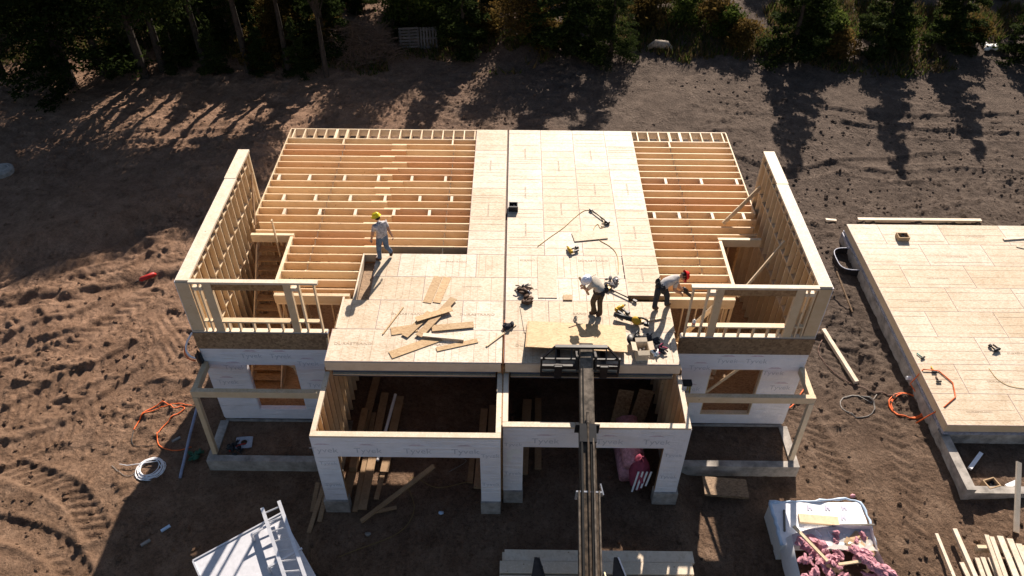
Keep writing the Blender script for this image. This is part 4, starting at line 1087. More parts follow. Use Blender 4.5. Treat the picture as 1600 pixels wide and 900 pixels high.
# heaps: tool pouches, clothes
def heap(name, label, cat, c, parts, n=9, r=.14, z=0.0):
    root = thing(name, label, cat, (c.x, c.y, z+.004))
    for nm, mt, k, sz in parts:
        mb = MB()
        for _ in range(k):
            a = rnd.uniform(0, 6.28); q = rnd.random()**.6*r; s_ = sz*rnd.uniform(.6, 1.2)
            M = Matrix.Rotation(rnd.uniform(0, 3), 3, 'Z') @ Matrix.Rotation(rnd.uniform(-.7, .7), 3, 'X')
            mb.ball((q*math.cos(a), q*math.sin(a), s_*.5+rnd.random()*.05), s_, s_*.55, s_*.5, 0, 8, .22, M)
        for _ in range(k//3):
            a = rnd.uniform(0, 6.28); p1 = Vector((r*math.cos(a), r*math.sin(a), .05)); mb.tube([p1*.3+Vector((0, 0, .1)), p1*.9+Vector((0, 0, .08)), p1*1.45], .018, 6)
        local_part(mb, nm, mt, root, True)
    return root
heap('tool_pouch', 'brown leather tool pouches with straps heaped near the party line', 'tool belt', at(818, 455, 0), (('pouch', LEATHER, 12, .11), ('strap', DARKCL, 6, .07), ('buckle', ALU, 3, .03)), r=.2)
heap('tool_pouch', 'round brown leather pouch lying below the heap with straps', 'tool belt', at(823, 471, 0), (('pouch', LEATHER, 10, .12),), r=.13)
heap('tool_bag', 'dark tool bag with pinkish flap lying on the party line', 'bag', at(795, 512, 0), (('bag', DARKCL, 9, .10), ('flap', PINK, 2, .06)), r=.12)
heap('grey_jacket', 'grey bundle of hose and cloth behind the stooping man', 'bundle', at(955, 443, 0), (('bundle', plain('grey_bundle', (.17, .16, .16), .8), 12, .09), ('fitting', ALU, 4, .03)), r=.2)
heap('jacket', 'black jacket heaped behind the wooden box', 'jacket', at(1013, 535, 0), (('cloth', DARKCL, 12, .12),), r=.22)
heap('jacket', 'dark jacket with white and plum patches right of the wooden box', 'jacket', at(1027, 548, 0), (('cloth', DARKCL, 8, .12), ('lining', MAUVE, 5, .09), ('patch', WHITE, 4, .06)), r=.2)
heap('jacket', 'pale blue shirt lying at the front right of the deck', 'shirt', at(1021, 553, 0), (('cloth', BLUEW, 5, .08), ('cuff', WHITE, 3, .05)), r=.1)
# nailer carried by the man with the red hat
root = thing('nail_gun', 'dark nail gun held by the man with the red hat', 'nail gun', Z(1066, 452, .60), 'power nailers and drills')
b = Z(1080, 463, .30)-Vector(root.location)
local_part(MB().bar((0, 0, 0), b, .07, .09, bev=.015), 'magazine', DARKST, root); local_part(MB().tube([b*.1+Vector((0, 0, .07)), b*.5+Vector((0, 0, .08))], .05, 10), 'housing', BLACK, root, True)
local_part(MB().tube([(0, 0, .05), (-.05, .0, .1), (-.1, .02, .05)], .022, 8), 'handle', BLACK, root, True)
# white bottle on the upper sill
p = Vector((5.3, 1.08, .452)); root = thing('spray_can', 'white can with red band standing on the wall blocking', 'can', p)
local_part(MB().lathe([(0, 0), (.05, 0), (.05, .15), (.02, .18), (.02, .2), (0, .2)], 14), 'can', WHITE, root, True); local_part(MB().lathe([(.051, .04), (.051, .09)], 14), 'band', REDP, root, True)
# air hoses
def spline(pts, k=6):
    P = [Vector(p) for p in pts]; P = [2*P[0]-P[1]]+P+[2*P[-1]-P[-2]]; o = []
    for i in range(1, len(P)-2):
        for j in range(k):
            t = j/k; o.append(.5*((2*P[i])+(-P[i-1]+P[i+1])*t+(2*P[i-1]-5*P[i]+4*P[i+1]-P[i+2])*t*t+(-P[i-1]+3*P[i]-3*P[i+1]+P[i+2])*t**3))
    return o+[P[-2]]
def hose(px, z, r, name, label, cat, mat, group=None, raw=False):
    pts = px if raw else [at(u, v, z+r) for u, v in px]
    return single(MB().tube(spline(pts), r, 6), name, label, cat, mat, group, True)
hose([(840, 385), (860, 370), (880, 356), (900, 338), (913, 329), (924, 328)], .004, .010, 'air_hose', 'thin tan air hose arching across the right deck', 'hose', TANHOSE)
hose([(926, 330), (938, 338), (944, 352), (938, 356), (934, 350), (928, 358), (936, 374), (952, 384), (962, 394), (966, 408), (966, 428)], .004, .010, 'air_hose', 'thin tan air hose looping down past the small pale board', 'hose', TANHOSE)
hose([(812, 478), (815, 495), (819, 518), (822, 520)], .004, .006, 'cord', 'thin dark cord running down from the round leather pouch', 'cord', BLACK)
pts = [at(786, 596, -.9), Vector((-.02, -.07, -.35)), Vector((0, -.06, .012)), at(787.3, 540, .012), at(788.5, 500, .012)]
hose(pts, 0, .012, 'power_cable', 'rust coloured cord lying in the party gap and hanging over the front edge', 'cord', plain('rust_cord', (.28, .10, .03), .6, bump=0), raw=True)
hose([(1545, 575), (1556, 590), (1570, 600), (1585, 605), (1610, 608)], PZT+.004, .008, 'air_hose', 'thin tan air hose on the right floor platform', 'hose', TANHOSE)
# platform bits
for u, v, lab, mt in ((1441, 560, 'teal and black drill at the left edge of the right platform', plain('teal', (.02, .22, .2), .4)), (1459, 582, 'yellow hammer handle at the left edge of the right platform', YELLOW), (1466, 597, 'brown hammer near the left edge of the right platform', LEATHER)):
    p = at(u, v, PZT); root = thing('hand_tool', lab, 'tool', (p.x, p.y, PZT+.006)); root.rotation_euler = (0, 0, rnd.uniform(1.2, 2.2))
    local_part(MB().tube([(0, 0, .03), (.24, 0, .03)], .02, 8), 'handle', mt, root, True); local_part(MB().bar((-.01, -.08, .04), (-.01, .08, .04), .05, .06, bev=.01), 'head', DARKST, root)
single(MB().bar(at(1568, 374, PZT+.03), at(1625, 370, PZT+.03), .11, .05), 'plank', 'white plank with dark edge lying on the right platform', 'plank', PALE)
single(MB().bar(at(1588, 384, PZT+.02), at(1615, 390, PZT+.02), .16, .02), 'board_offcut', 'small board offcut at the right edge of the platform', 'board', OSB)

# ================================================================== GARAGE CONTENTS
zg = -3.86
def plank_pile(items, label, grp, mat=LUMD):
    for i, (a, b, wd, th, z) in enumerate(items):
        single(MB().bar((a[0], a[1], z), (b[0], b[1], z), wd, th), 'lumber_plank', label[i], 'plank', mat, grp)
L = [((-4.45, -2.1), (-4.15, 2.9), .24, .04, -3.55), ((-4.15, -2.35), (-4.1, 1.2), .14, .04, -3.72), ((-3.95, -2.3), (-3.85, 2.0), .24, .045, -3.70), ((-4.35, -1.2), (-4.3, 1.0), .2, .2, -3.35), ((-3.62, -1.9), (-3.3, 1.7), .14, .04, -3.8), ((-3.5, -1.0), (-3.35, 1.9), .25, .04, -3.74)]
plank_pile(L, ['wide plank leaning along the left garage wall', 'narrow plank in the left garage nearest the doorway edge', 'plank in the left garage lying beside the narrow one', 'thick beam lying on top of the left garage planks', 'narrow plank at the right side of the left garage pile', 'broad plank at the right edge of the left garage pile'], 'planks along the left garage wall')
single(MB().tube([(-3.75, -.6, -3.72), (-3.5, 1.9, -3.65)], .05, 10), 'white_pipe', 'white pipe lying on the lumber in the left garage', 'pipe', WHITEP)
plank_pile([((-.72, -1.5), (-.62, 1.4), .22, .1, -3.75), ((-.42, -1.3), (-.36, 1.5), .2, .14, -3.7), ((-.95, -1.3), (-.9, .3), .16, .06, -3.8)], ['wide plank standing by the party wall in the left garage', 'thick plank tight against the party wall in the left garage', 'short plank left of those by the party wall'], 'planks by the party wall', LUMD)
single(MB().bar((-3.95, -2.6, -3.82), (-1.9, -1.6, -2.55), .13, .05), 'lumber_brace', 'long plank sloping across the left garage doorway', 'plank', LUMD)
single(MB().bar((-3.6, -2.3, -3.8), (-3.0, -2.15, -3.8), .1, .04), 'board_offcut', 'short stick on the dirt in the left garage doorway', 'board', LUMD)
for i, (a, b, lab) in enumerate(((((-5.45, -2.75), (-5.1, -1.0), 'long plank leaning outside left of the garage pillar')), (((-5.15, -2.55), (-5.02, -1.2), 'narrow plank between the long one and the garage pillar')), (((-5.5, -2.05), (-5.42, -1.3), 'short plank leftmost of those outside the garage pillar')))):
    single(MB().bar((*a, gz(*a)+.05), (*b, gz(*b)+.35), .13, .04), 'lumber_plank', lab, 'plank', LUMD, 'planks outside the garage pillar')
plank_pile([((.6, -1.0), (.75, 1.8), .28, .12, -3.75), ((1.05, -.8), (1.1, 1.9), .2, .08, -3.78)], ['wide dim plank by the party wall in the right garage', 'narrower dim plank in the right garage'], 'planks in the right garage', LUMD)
single(MB().bar((1.2, .1, -3.8), (1.9, .25, -3.8), .09, .04), 'board_offcut', 'short stick on the floor of the right garage', 'board', LUMD)
# insulation rolls in the right garage
root = thing('insulation_bale', 'plastic wrapped pale pink insulation bale standing in the right garage', 'insulation', (3.75, -.55, -3.9))
mb = MB(); mb.bar((0.05, -.65, .9), (-.1, .75, 1.25), .62, .55, bev=.16); local_part(mb, 'bale', PINK, root, True)
mb = MB(); mb.bar((-.02, -.6, .32), (-.1, .75, .32), .6, .55, bev=.08); local_part(mb, 'lower_bale', PINK, root, True)
root = thing('insulation_bale', 'crumpled plum and white insulation bag just inside the right garage door', 'insulation', (3.95, -1.25, -3.9))
mb = MB(); mb.ball((0, 0, .65), .3, .36, .68, 0, 14, .16); local_part(mb, 'bag', MAUVE, root, True)
mb = MB()
for i in range(4): mb.bar((-.2+i*.12, -.36, .2+.1*i), (-.1+i*.12, -.30, 1.1), .05, .02)
local_part(mb, 'white_stripe', WHITEP, root)
for i, (a, b) in enumerate((((3.45, .5, -3.85), (3.75, 1.2, -2.5)), ((4.05, .7, -3.85), (4.4, 1.3, -2.6)))):
    single(MB().bar(a, b, .5, .03, up=(0, 1, .3)), 'leaning_board', ['dim board leaning behind the pink bale, left one', 'dim board leaning behind the pink bale, against the right wall'][i], 'board', OSBD, 'boards leaning in the right garage')
# yellow cord on the garage dirt
hose([(-.9, -1.2, zg+.02), (-1.9, -1.45, zg+.02), (-2.6, -1.1, zg+.02), (-2.75, -1.4, zg+.02), (-2.5, -2.2, zg+.02), (-2.9, -2.9, gz(-2.9, -2.9)+.02), (-4.2, -3.5, gz(-4.2, -3.5)+.02), (-5.4, -4.0, gz(-5.4, -4)+.02)], 0, .011, 'power_cable', 'yellow extension cord trailing out of the left garage', 'cord', plain('dull_yellow_cord', (.22, .14, .05), .6, bump=0), raw=True)
hose([(-.8, .6, zg+.02), (-1.3, .2, zg+.02), (-1.5, -.3, zg+.02), (-1.1, -.5, zg+.02), (-1.6, -.9, zg+.02)], 0, .008, 'cord', 'faint thin cord curled on the floor of the left garage', 'cord', GREYC, raw=True)

# ================================================================== LADDERS
root = thing('step_ladder', 'yellow fibreglass step ladder leaning beside the right garage wall', 'ladder', (5.14, -.25, -3.86))
x0, x1 = -.17, .17; top = Vector((0.02, .55, 2.85)); 
for x in (x0, x1): local_part(MB().bar((x*1.25, -.1, 0), (x+.02, .5, 2.75), .035, .07), 'rail', FIBG, root)
for i in range(9):
    t = (i+.7)/9.6; y = -.1+.6*t; z = 2.75*t; k = 1.25-.25*t
    local_part(MB().bar((x0*k, y, z), (x1*k, y, z), .075, .025), 'rung', ALU, root)
local_part(MB().box(-.2, .23, .44, .62, 2.72, 2.82), 'cap', BLACK, root)
for x in (x0, x1): local_part(MB().bar((x, .62, .75), (x, .60, 2.72), .03, .05), 'rear_leg', FIBG, root)
# trailer with flat white roof and the ladder across it
tz = -2.5
A, B_, C_ = at(303, 877, tz), at(418, 815, tz), None
ex = (B_-A); wdt = ex.length; ex.normalize(); ey = Vector((ex.y, -ex.x, 0))
if ey.y > 0: ey = -ey
root = thing('box_trailer', 'white flat topped trailer at the bottom left corner', 'trailer', (*(A+ex*wdt*.7+ey*1.3).xy, -4.3))
o = Vector(root.location)
def TPt(a, b, z): q = A+ex*a+ey*b; return Vector((q.x, q.y, z))-o
wdt2 = wdt*1.2; ln = 3.2
mb = MB(); mb.add([TPt(0, 0, tz-.05), TPt(wdt2, 0, tz-.05), TPt(wdt2, ln, tz-.05), TPt(0, ln, tz-.05), TPt(0, 0, tz), TPt(wdt2, 0, tz), TPt(wdt2, ln, tz), TPt(0, ln, tz)], [(3, 2, 1, 0), (4, 5, 6, 7), (0, 1, 5, 4), (1, 2, 6, 5), (2, 3, 7, 6), (3, 0, 4, 7)]); local_part(mb, 'roof', plain('trailer_white', (.50, .50, .53), .4, var=.06), root)
mb = MB(); mb.add([TPt(.05, .05, -3.8), TPt(wdt2-.05, .05, -3.8), TPt(wdt2-.05, ln-.05, -3.8), TPt(.05, ln-.05, -3.8), TPt(.05, .05, tz-.055), TPt(wdt2-.05, .05, tz-.055), TPt(wdt2-.05, ln-.05, tz-.055), TPt(.05, ln-.05, tz-.055)], [(3, 2, 1, 0), (0, 1, 5, 4), (1, 2, 6, 5), (2, 3, 7, 6), (3, 0, 4, 7)]); local_part(mb, 'body', WHITE, root)
mb = MB(); mb.bar(TPt(-.02, -.02, tz+.015), TPt(wdt2, -.02, tz+.015), .04, .04); mb.bar(TPt(-.02, 0, tz+.015), TPt(-.02, ln, tz+.015), .04, .04); local_part(mb, 'edge_trim', ALU, root)
for q in (.12, .5): local_part(MB().bar(TPt(wdt2*.62, q*ln*.9, tz), TPt(wdt2*.62, q*ln*.9, tz+.33), .05, .05), 'rack_post', ALU, root); local_part(MB().bar(TPt(wdt2*.62, q*ln*.9, tz+.33), TPt(wdt2*1.0, q*ln*.9, tz+.33), .05, .04), 'rack_bar', ALU, root)
for xw in (-.12, wdt2+.0):
    c = TPt(xw, 1.6, -3.92); Mw = Matrix.Translation(c) @ Matrix((ey, Vector((0, 0, 1)), ex)).transposed().to_4x4()
    local_part(MB().lathe([(0, 0), (.34, 0), (.36, .06), (.34, .16), (0, .16)], 20, Mw), 'wheel', RUBBER, root, True)
lz = tz+.38
l0, l1 = at(410, 795, lz), at(446, 905, lz); r0, r1 = at(436, 784, lz), at(478, 905, lz)
l1 = l0+(l1-l0)*1.8; r1 = r0+(r1-r0)*1.8
root = thing('extension_ladder', 'aluminium extension ladder lying across the white trailer roof', 'ladder', (*((l0+r1)/2).xy, lz-.05)); o = Vector(root.location)
for a, b in ((l0, l1), (r0, r1)): local_part(MB().bar(a-o, b-o, .09, .10), 'rail', ALU, root)
NR = int((l1-l0).length/.29)
for i in range(NR):
    t = (i+.5)/NR
    for dz in (0,): local_part(MB().tube([l0+(l1-l0)*t-o, r0+(r1-r0)*(t-.004)-o], .022, 8), 'rung', ALU, root)

# ================================================================== LUMBER STACKS IN FRONT
zb = gz(2.5, -4.0)
for k, (v, y, z, x0, x1, lab) in enumerate(((0, -3.82, -3.40, .10, 5.12, 'farthest pale board on the big stack below the boom'), (1, -4.17, -3.37, -.02, 5.05, 'second pale board from the far side of the big stack below the boom'), (2, -4.56, -3.38, -.02, 5.08, 'third pale board from the far side of the big stack below the boom'), (3, -4.93, -3.38, .05, 5.02, 'nearest pale board of the big stack, partly below the picture edge'))):
    mb = MB(); mb.bar((x0, y, z-.03), (x1, y, z-.03), .34, .10, bev=.012)
    single(mb, 'engineered_board', lab, 'board', PALE, 'boards stacked below the boom')
for y in (-3.84, -4.2, -4.57, -4.93):
    for i, z in enumerate((-3.54, -3.66, -3.78, -3.9)):
        single(MB().bar((.04+.02*i, y, z+.01), (5.0, y, z+.01), .335, .10, bev=.012), 'engineered_board', 'pale board in the lower layers of the big stack below the boom', 'board', PALE, 'lower boards below the boom')
for x in (.9, 4.2): single(MB().bar((x, -5.2, zb+.0), (x, -3.55, zb+.0), .09, .12), 'bearer', 'short bearer under the big board stack, ' + ('left one' if x < 2 else 'right one'), 'bearer', LUM, 'bearers below the boom')
# plank stack bottom right
def rpl(u0, v0, u1, v1, wd, th, z, lab, mat=PALE, grp='planks at the bottom right'):
    a, b = at(u0, v0, z), at(u1, v1, z); b = a+(b-a)*2.0
    single(MB().bar(a, b, wd, th), 'lumber_plank', lab, 'plank', mat, grp)
rpl(1463, 834, 1490, 900, .09, .05, -4.22, 'lone thin plank leftmost at the bottom right')
rpl(1491, 827, 1523, 900, .12, .09, -4.2, 'thick plank standing clear left of the bottom right stack')
rpl(1502, 879, 1512, 900, .12, .05, -4.2, 'short plank end between the thick plank and the stack')
for i, (u, v, du, z) in enumerate(((1526, 872, 10, -4.18), (1535, 871, 11, -4.14), (1546, 872, 12, -4.18), (1541, 836, 22, -4.06), (1549, 839, 22, -4.03), (1562, 838, 25, -4.0), (1577, 842, 24, -4.02), (1591, 850, 22, -4.02), (1606, 850, 20, -4.0), (1622, 850, 20, -4.02))):
    rpl(u, v, u+du, 900, .17 if i > 4 else .12, .05, z, ['first low plank at the left of the bottom right stack', 'second low plank at the left of the bottom right stack', 'third low plank at the left of the bottom right stack', 'leftmost top plank of the bottom right stack, narrow', 'second top plank of the bottom right stack', 'wide plank with the farthest end on the bottom right stack', 'fourth top plank of the bottom right stack', 'fifth top plank of the bottom right stack', 'sixth top plank of the bottom right stack', 'rightmost top plank of the bottom right stack'][i])
for i, y in enumerate((-3.0, -4.2)): single(MB().box(13.3, 16, y-.05, y+.05, -4.34, -4.1), 'bearer', 'bearer under the bottom right plank stack, ' + ('far one' if i == 0 else 'near one'), 'bearer', LUM, 'bearers at the bottom right')
single(MB().bar(at(1592, 722, -3.35), at(1588, 832, -4.25), .2, .05, up=(0, 1, 0)), 'leaning_plank', 'single upright plank leaning at the right picture edge', 'plank', PALE)

# ================================================================== RUBBISH BAG AND INSULATION PACK
root = thing('insulation_pack', 'flat pack of white boards under blue edged film at lower right', 'pack', (9.3, -1.9, -4.36)); o = Vector(root.location)
zt = -3.6
q = [at(1203, 785, zt), at(1343, 785, zt), at(1368, 852, zt), at(1222, 852, zt)]
mb = MB(); vs = [(p-o) for p in q]+[Vector((p.x, p.y, -4.4))-o for p in q]
mb.add(vs, [(0, 3, 2, 1), (0, 1, 5, 4), (1, 2, 6, 5), (2, 3, 7, 6), (3, 0, 4, 7)]); local_part(mb, 'board_block', WHITE, root)
mb = MB(); gv = []
for jj in range(15):
    for ii_ in range(25):
        a_, b_ = ii_/24, jj/14; q_ = (vs[0]*(1-a_)+vs[1]*a_)*(1-b_)+(vs[3]*(1-a_)+vs[2]*a_)*b_
        gv.append(q_+Vector((0, 0, .004+.035*max(0, rnd.random()-.55))))
mb.add(gv, [(jj*25+ii_, (jj+1)*25+ii_, (jj+1)*25+ii_+1, jj*25+ii_+1) for jj in range(14) for ii_ in range(24)]); local_part(mb, 'film_top', plain('white_film', (.76, .76, .79), .25, var=.05), root, True)
mb = MB(); ed = spline([vs[0], (vs[0]+vs[1])/2+Vector((0, .02, .02)), vs[1], vs[2]], 8); mb.tube([p+Vector((rnd.uniform(-.02, .02), rnd.uniform(-.02, .02), rnd.uniform(-.02, .02))) for p in ed], [.035+rnd.uniform(-.02, .025) for _ in ed], 7)
mb.tube([p+Vector((rnd.uniform(-.02, .02), 0, 0)) for p in spline([vs[0], (vs[0]+vs[3])/2, vs[3]], 8)], .05, 7); local_part(mb, 'film_edge', BLUEW, root, True)
PMK = plain('faint_print', (.50, .47, .58), .6, bump=0)
for u, v in ((1262, 797), (1290, 797), (1316, 797), (1315, 812)):
    p = at(u, v, zt+.024)-o; mb = MB()
    c8 = [(0, 0), (.05, 0), (.05, .06), (.09, .06), (.09, 0), (.14, 0), (.16, .17), (.11, .17), (.10, .11), (.06, .11), (.065, .17), (.015, .17)]
    mb.add([p+Vector((a, b, 0)) for a, b in c8], [tuple(range(len(c8)))]); local_part(mb, 'print_mark', PMK, root)
single(MB().bar(at(1248, 810, zt+.05), at(1310, 815, zt+.05), .26, .08), 'wood_block', 'tan timber block lying on the white pack', 'block', LUM)
single(MB().bar(at(1225, 797, zt+.03), at(1226, 830, zt+.03), .05, .05), 'lath', 'thin pale lath across the left of the white pack', 'lath', GREYW)
root = thing('rubbish_bag', 'open white bulk bag full of pink insulation scraps at the bottom edge', 'bag', (9.6, -3.6, -4.36)); o = Vector(root.location)
zt2 = -3.35
ring = [at(u, v, zt2)-o for u, v in ((1237, 835), (1265, 826), (1310, 820), (1362, 822), (1372, 860), (1394, 905), (1345, 935), (1285, 940), (1252, 905), (1243, 868))]
low = [Vector((p.x*.92, p.y*.92, -.05)) for p in ring]
mb = MB(); n = len(ring); mid = [(a+b)/2+Vector((a.x, a.y, 0)).normalized()*(.30 if a.x < -.2 else .06) for a, b in zip(ring, low)]
mb.add(ring+mid+low, [(i, (i+1) % n, (i+1) % n+n, i+n) for i in range(n)]+[(i+n, (i+1) % n+n, (i+1) % n+2*n, i+2*n) for i in range(n)]); local_part(mb, 'sack', WHITEP, root, True)
mb = MB(); mb.add([ring[i]*.985+Vector((0, 0, -.5)) for i in range(n)], [tuple(range(n))]); local_part(mb, 'floor', LEATHER, root)
mb = MB()
for _ in range(120):
    cen = sum(ring, Vector())/n; c = cen+(ring[rnd.randrange(n)]-cen)*rnd.random()**.6*.82; c.z = ring[0].z-.25+rnd.uniform(-.03, .16)
    M = Matrix.Rotation(rnd.uniform(0, 6), 3, 'Z') @ Matrix.Rotation(rnd.uniform(-.9, .9), 3, 'X')
    s_ = rnd.uniform(.05, .17); mb.ball(c, s_, s_*rnd.uniform(.4, .9), s_*rnd.uniform(.2, .5), 0, 9, .42, M)
a, b = at(1338, 860, zt2)-o, at(1392, 900, zt2)-o
for i in range(34):
    t_ = rnd.random(); M = Matrix.Rotation(-.7+rnd.uniform(-.3, .3), 3, 'Z') @ Matrix.Rotation(rnd.uniform(-.5, .5), 3, 'X')
    mb.ball(a+(b-a)*t_+Vector((rnd.uniform(-.12, .12), rnd.uniform(-.1, .1), rnd.uniform(-.08, .06))), .16, .1, .06, 0, 9, .35, M)
local_part(mb, 'insulation_scrap', PINK, root)
mb = MB()
for _ in range(7):
    c = Vector((rnd.uniform(-.3, .5), rnd.uniform(0, .6), ring[0].z-.17)); M = Matrix.Rotation(rnd.uniform(0, 6), 4, 'Z') @ Matrix.Rotation(rnd.uniform(-.4, .4), 4, 'X')
    mb.prism([(-.16, -.10), (.16, -.10), (.16, .10), (-.16, .10)], 0, .012, Matrix.Translation(c) @ M)
local_part(mb, 'card_scrap', CARD, root)['kind'] = 'stuff'
# loose clear film draped from the pack into the bag
mb = MB(); gx_, gy_ = 12, 7; A0, A1, B0, B1 = at(1255, 822, zt+.06)-o, at(1362, 822, zt+.06)-o, at(1290, 858, zt2-.1)-o, at(1372, 862, zt2+.02)-o
vs = []
for j in range(gy_+1):
    for i in range(gx_+1):
        s_, t_ = i/gx_, j/gy_; p = (A0*(1-s_)+A1*s_)*(1-t_)+(B0*(1-s_)+B1*s_)*t_; vs.append(p+Vector((0, 0, rnd.uniform(-.05, .05)-.1*math.sin(t_*3.1))))
mb.add(vs, [(j*(gx_+1)+i, j*(gx_+1)+i+1, (j+1)*(gx_+1)+i+1, (j+1)*(gx_+1)+i) for j in range(gy_) for i in range(gx_)]); local_part(mb, 'film', FILM, root, True)
single(MB().bar(at(1240, 822, zt2+.04), at(1293, 877, zt2+.02), .08, .05), 'lath', 'wooden slat lying across the open rubbish bag', 'lath', LUM)
single(MB().bar(at(1310, 882, zt2), at(1345, 877, zt2), .07, .05), 'lath', 'short wooden slat among the pink scraps', 'lath', LUM)
single(MB().bar(at(1300, 821, zt+.05), at(1366, 820, zt+.05), .05, .04), 'lath', 'grey lath along the far edge of the rubbish bag', 'lath', GREYW)

# ================================================================== YARD OBJECTS
def coil(cx, cy, R0, turns, r, name, label, mat, squish=1, ang=0, z=None, wob=.05):
    pts = []
    for i in range(int(turns*18)+1):
        t = 2*math.pi*i/18; q = R0*(1+rnd.uniform(-wob, wob)*.5+.03*math.sin(t*.7)); x, y = q*math.cos(t), q*squish*math.sin(t)
        x, y = x*math.cos(ang)-y*math.sin(ang), x*math.sin(ang)+y*math.cos(ang)
        zz = (gz(cx+x, cy+y) if z is None else z)+r+.012*int(i/18)
        pts.append((cx+x, cy+y, zz))
    return pts
p = gat(236, 733)
pts = []
for k in range(9): pts += coil(p.x+rnd.uniform(-.03, .03), p.y+rnd.uniform(-.03, .03), .43-.016*k+rnd.uniform(-.012, .012), 1, .018, '', '', None, .92, k*.9, p.z+.01+.008*k)
pts += [(p.x-.75, p.y+.1, p.z+.05), (p.x-1.0, p.y+.14, p.z+.06)]
single(MB().tube(pts, .0125, 6), 'pipe_coil', 'coil of white plastic pipe on the dirt left of the porch', 'coil', WHITEP, None, True)
def ghose(px, r, name, label, cat, mat, dz=.0):
    pts = []
    for q in spline([(*gat(u, v).xy, 0) for u, v in px], 7): pts.append((q.x, q.y, gz(q.x, q.y)+r+.015+dz))
    return single(MB().tube(pts, r, 6), name, label, cat, mat, None, True)
ghose([(300, 634), (275, 632), (245, 640), (222, 652), (209, 672), (225, 648), (255, 630), (273, 640), (283, 636), (288, 640), (268, 655), (248, 676), (250, 698), (275, 706), (300, 700)], .017, 'cable_loop', 'orange extension cord looped on the dirt at the left of the house', 'cord', ORANGE)
ghose([(209, 672), (206, 690), (214, 698), (240, 697)], .012, 'cord', 'dark cord end lying below the orange loop', 'cord', BLACK)
ghose([(175, 728), (190, 741), (205, 743), (222, 726)], .009, 'cord', 'thin brown cord beside the white pipe coil', 'cord', GREYC)
single(MB().tube([tuple(gat(282, 748)+Vector((0, 0, .05))), tuple(gat(300, 690)+Vector((0, 0, .25))), tuple(gat(318, 640)+Vector((0, 0, .5)))], .045, 10), 'conduit_pipe', 'blue grey pipe lying in the shade beside the left porch', 'pipe', plain('blue_grey_pipe', (.25, .28, .38), .4))
heap('green_net', 'dark green net bundle in the shade beside the left porch', 'net', gat(305, 713), (('net', GREEN, 9, .12),), r=.2, z=gat(305, 713).z)
for u, v, lab in ((276, 689, 'grey offcut in the shade beside the white pipe coil'), (228, 850, 'grey offcut alone in the large shadow at lower left'), (259, 827, 'tiny blue scrap in the large shadow')):
    p = gat(u, v); single(MB().bar((p.x-.1, p.y-.08, p.z+.03), (p.x+.1, p.y+.1, p.z+.03), .08, .05), 'scrap', lab, 'scrap', GREYC if 'grey' in lab else BLUEW)
# red canister
p = gat(232, 439); root = thing('red_canister', 'slim red canister lying on the churned dirt at far left', 'canister', (p.x, p.y, p.z+.05)); root.rotation_euler = (0, 0, .55)
local_part(MB().tube([(-.3, 0, .06), (-.22, 0, .09), (.25, .03, .1), (.34, .06, .06)], [.03, .09, .1, .05], 12), 'body', REDP, root, True); local_part(MB().tube([(-.45, 0, .03), (-.3, 0, .06)], .03, 8), 'nozzle', BLACK, root, True)
p = gat(3, 268); root = thing('concrete_lid', 'pale round concrete lid in the tree shade at the left edge', 'lid', (p.x, p.y, p.z+.05))
local_part(MB().lathe([(0, .12), (.45, .12), (.52, .08), (.52, -.1), (.0, -.1)], 28), 'disc', CONC, root)
local_part(MB().lathe([(.30, .125), (.34, .13), (.34, .12)], 28), 'ring', CONC, root)
# hoses at the left side of the house
pl = [(300, 520), (292, 535), (291, 548), (298, 557), (308, 560)]
single(MB().tube(spline([at(u, v, -1.0+(-.6+0*i)) for i, (u, v) in enumerate(pl)]), .03, 7), 'white_hose', 'white and red hose loop hanging at the left wall corner', 'hose', WHITEP, None, True)
single(MB().tube(spline([at(u-2, v+4, -1.0-.6) for i, (u, v) in enumerate(pl)]), .022, 7), 'red_hose', 'red hose hanging just below the white one at the left corner', 'hose', ORANGE, None, True)
# porch clutter
p = Vector((-7.95, .1, -3.92)); root = thing('grey_plate', 'light grey plate with a round hole on the left porch', 'plate', p); root.rotation_euler = (.12, 0, .1)
mb = MB(); nn = 20; inn = [(.10*math.cos(2*math.pi*i/nn), .10*math.sin(2*math.pi*i/nn)) for i in range(nn)]; out = []
for i in range(nn):
    a = 2*math.pi*i/nn; c_, s_ = math.cos(a), math.sin(a); k = .25/max(abs(c_), abs(s_)*1.25); out.append((c_*k, s_*k))
for z in (0.06, .09): mb.add([(x, y, z) for x, y in inn]+[(x, y, z) for x, y in out], [(i, (i+1) % nn, (i+1) % nn+nn, i+nn) for i in range(nn)])
local_part(mb, 'plate', plain('grey_sheet_metal', (.35, .37, .42), .5), root)
heap('dark_tools', 'dark heap of tools at the front of the left porch', 'tools', Vector((-8.2, -.15, 0)), (('tool', BLACK, 10, .12), ('grip', REDP, 3, .05)), r=.25, z=-3.92)
# board lid on the ground in front of the right porch
a, b, c, d = gat(1105, 740), gat(1168, 740), gat(1168, 764), gat(1103, 758)
single(MB().bar((5.95, -1.15, -4.05), (7.25, -1.22, -4.1), .62, .10), 'plywood_lid', 'weathered plywood lid lying before the right porch', 'board', OSBD)
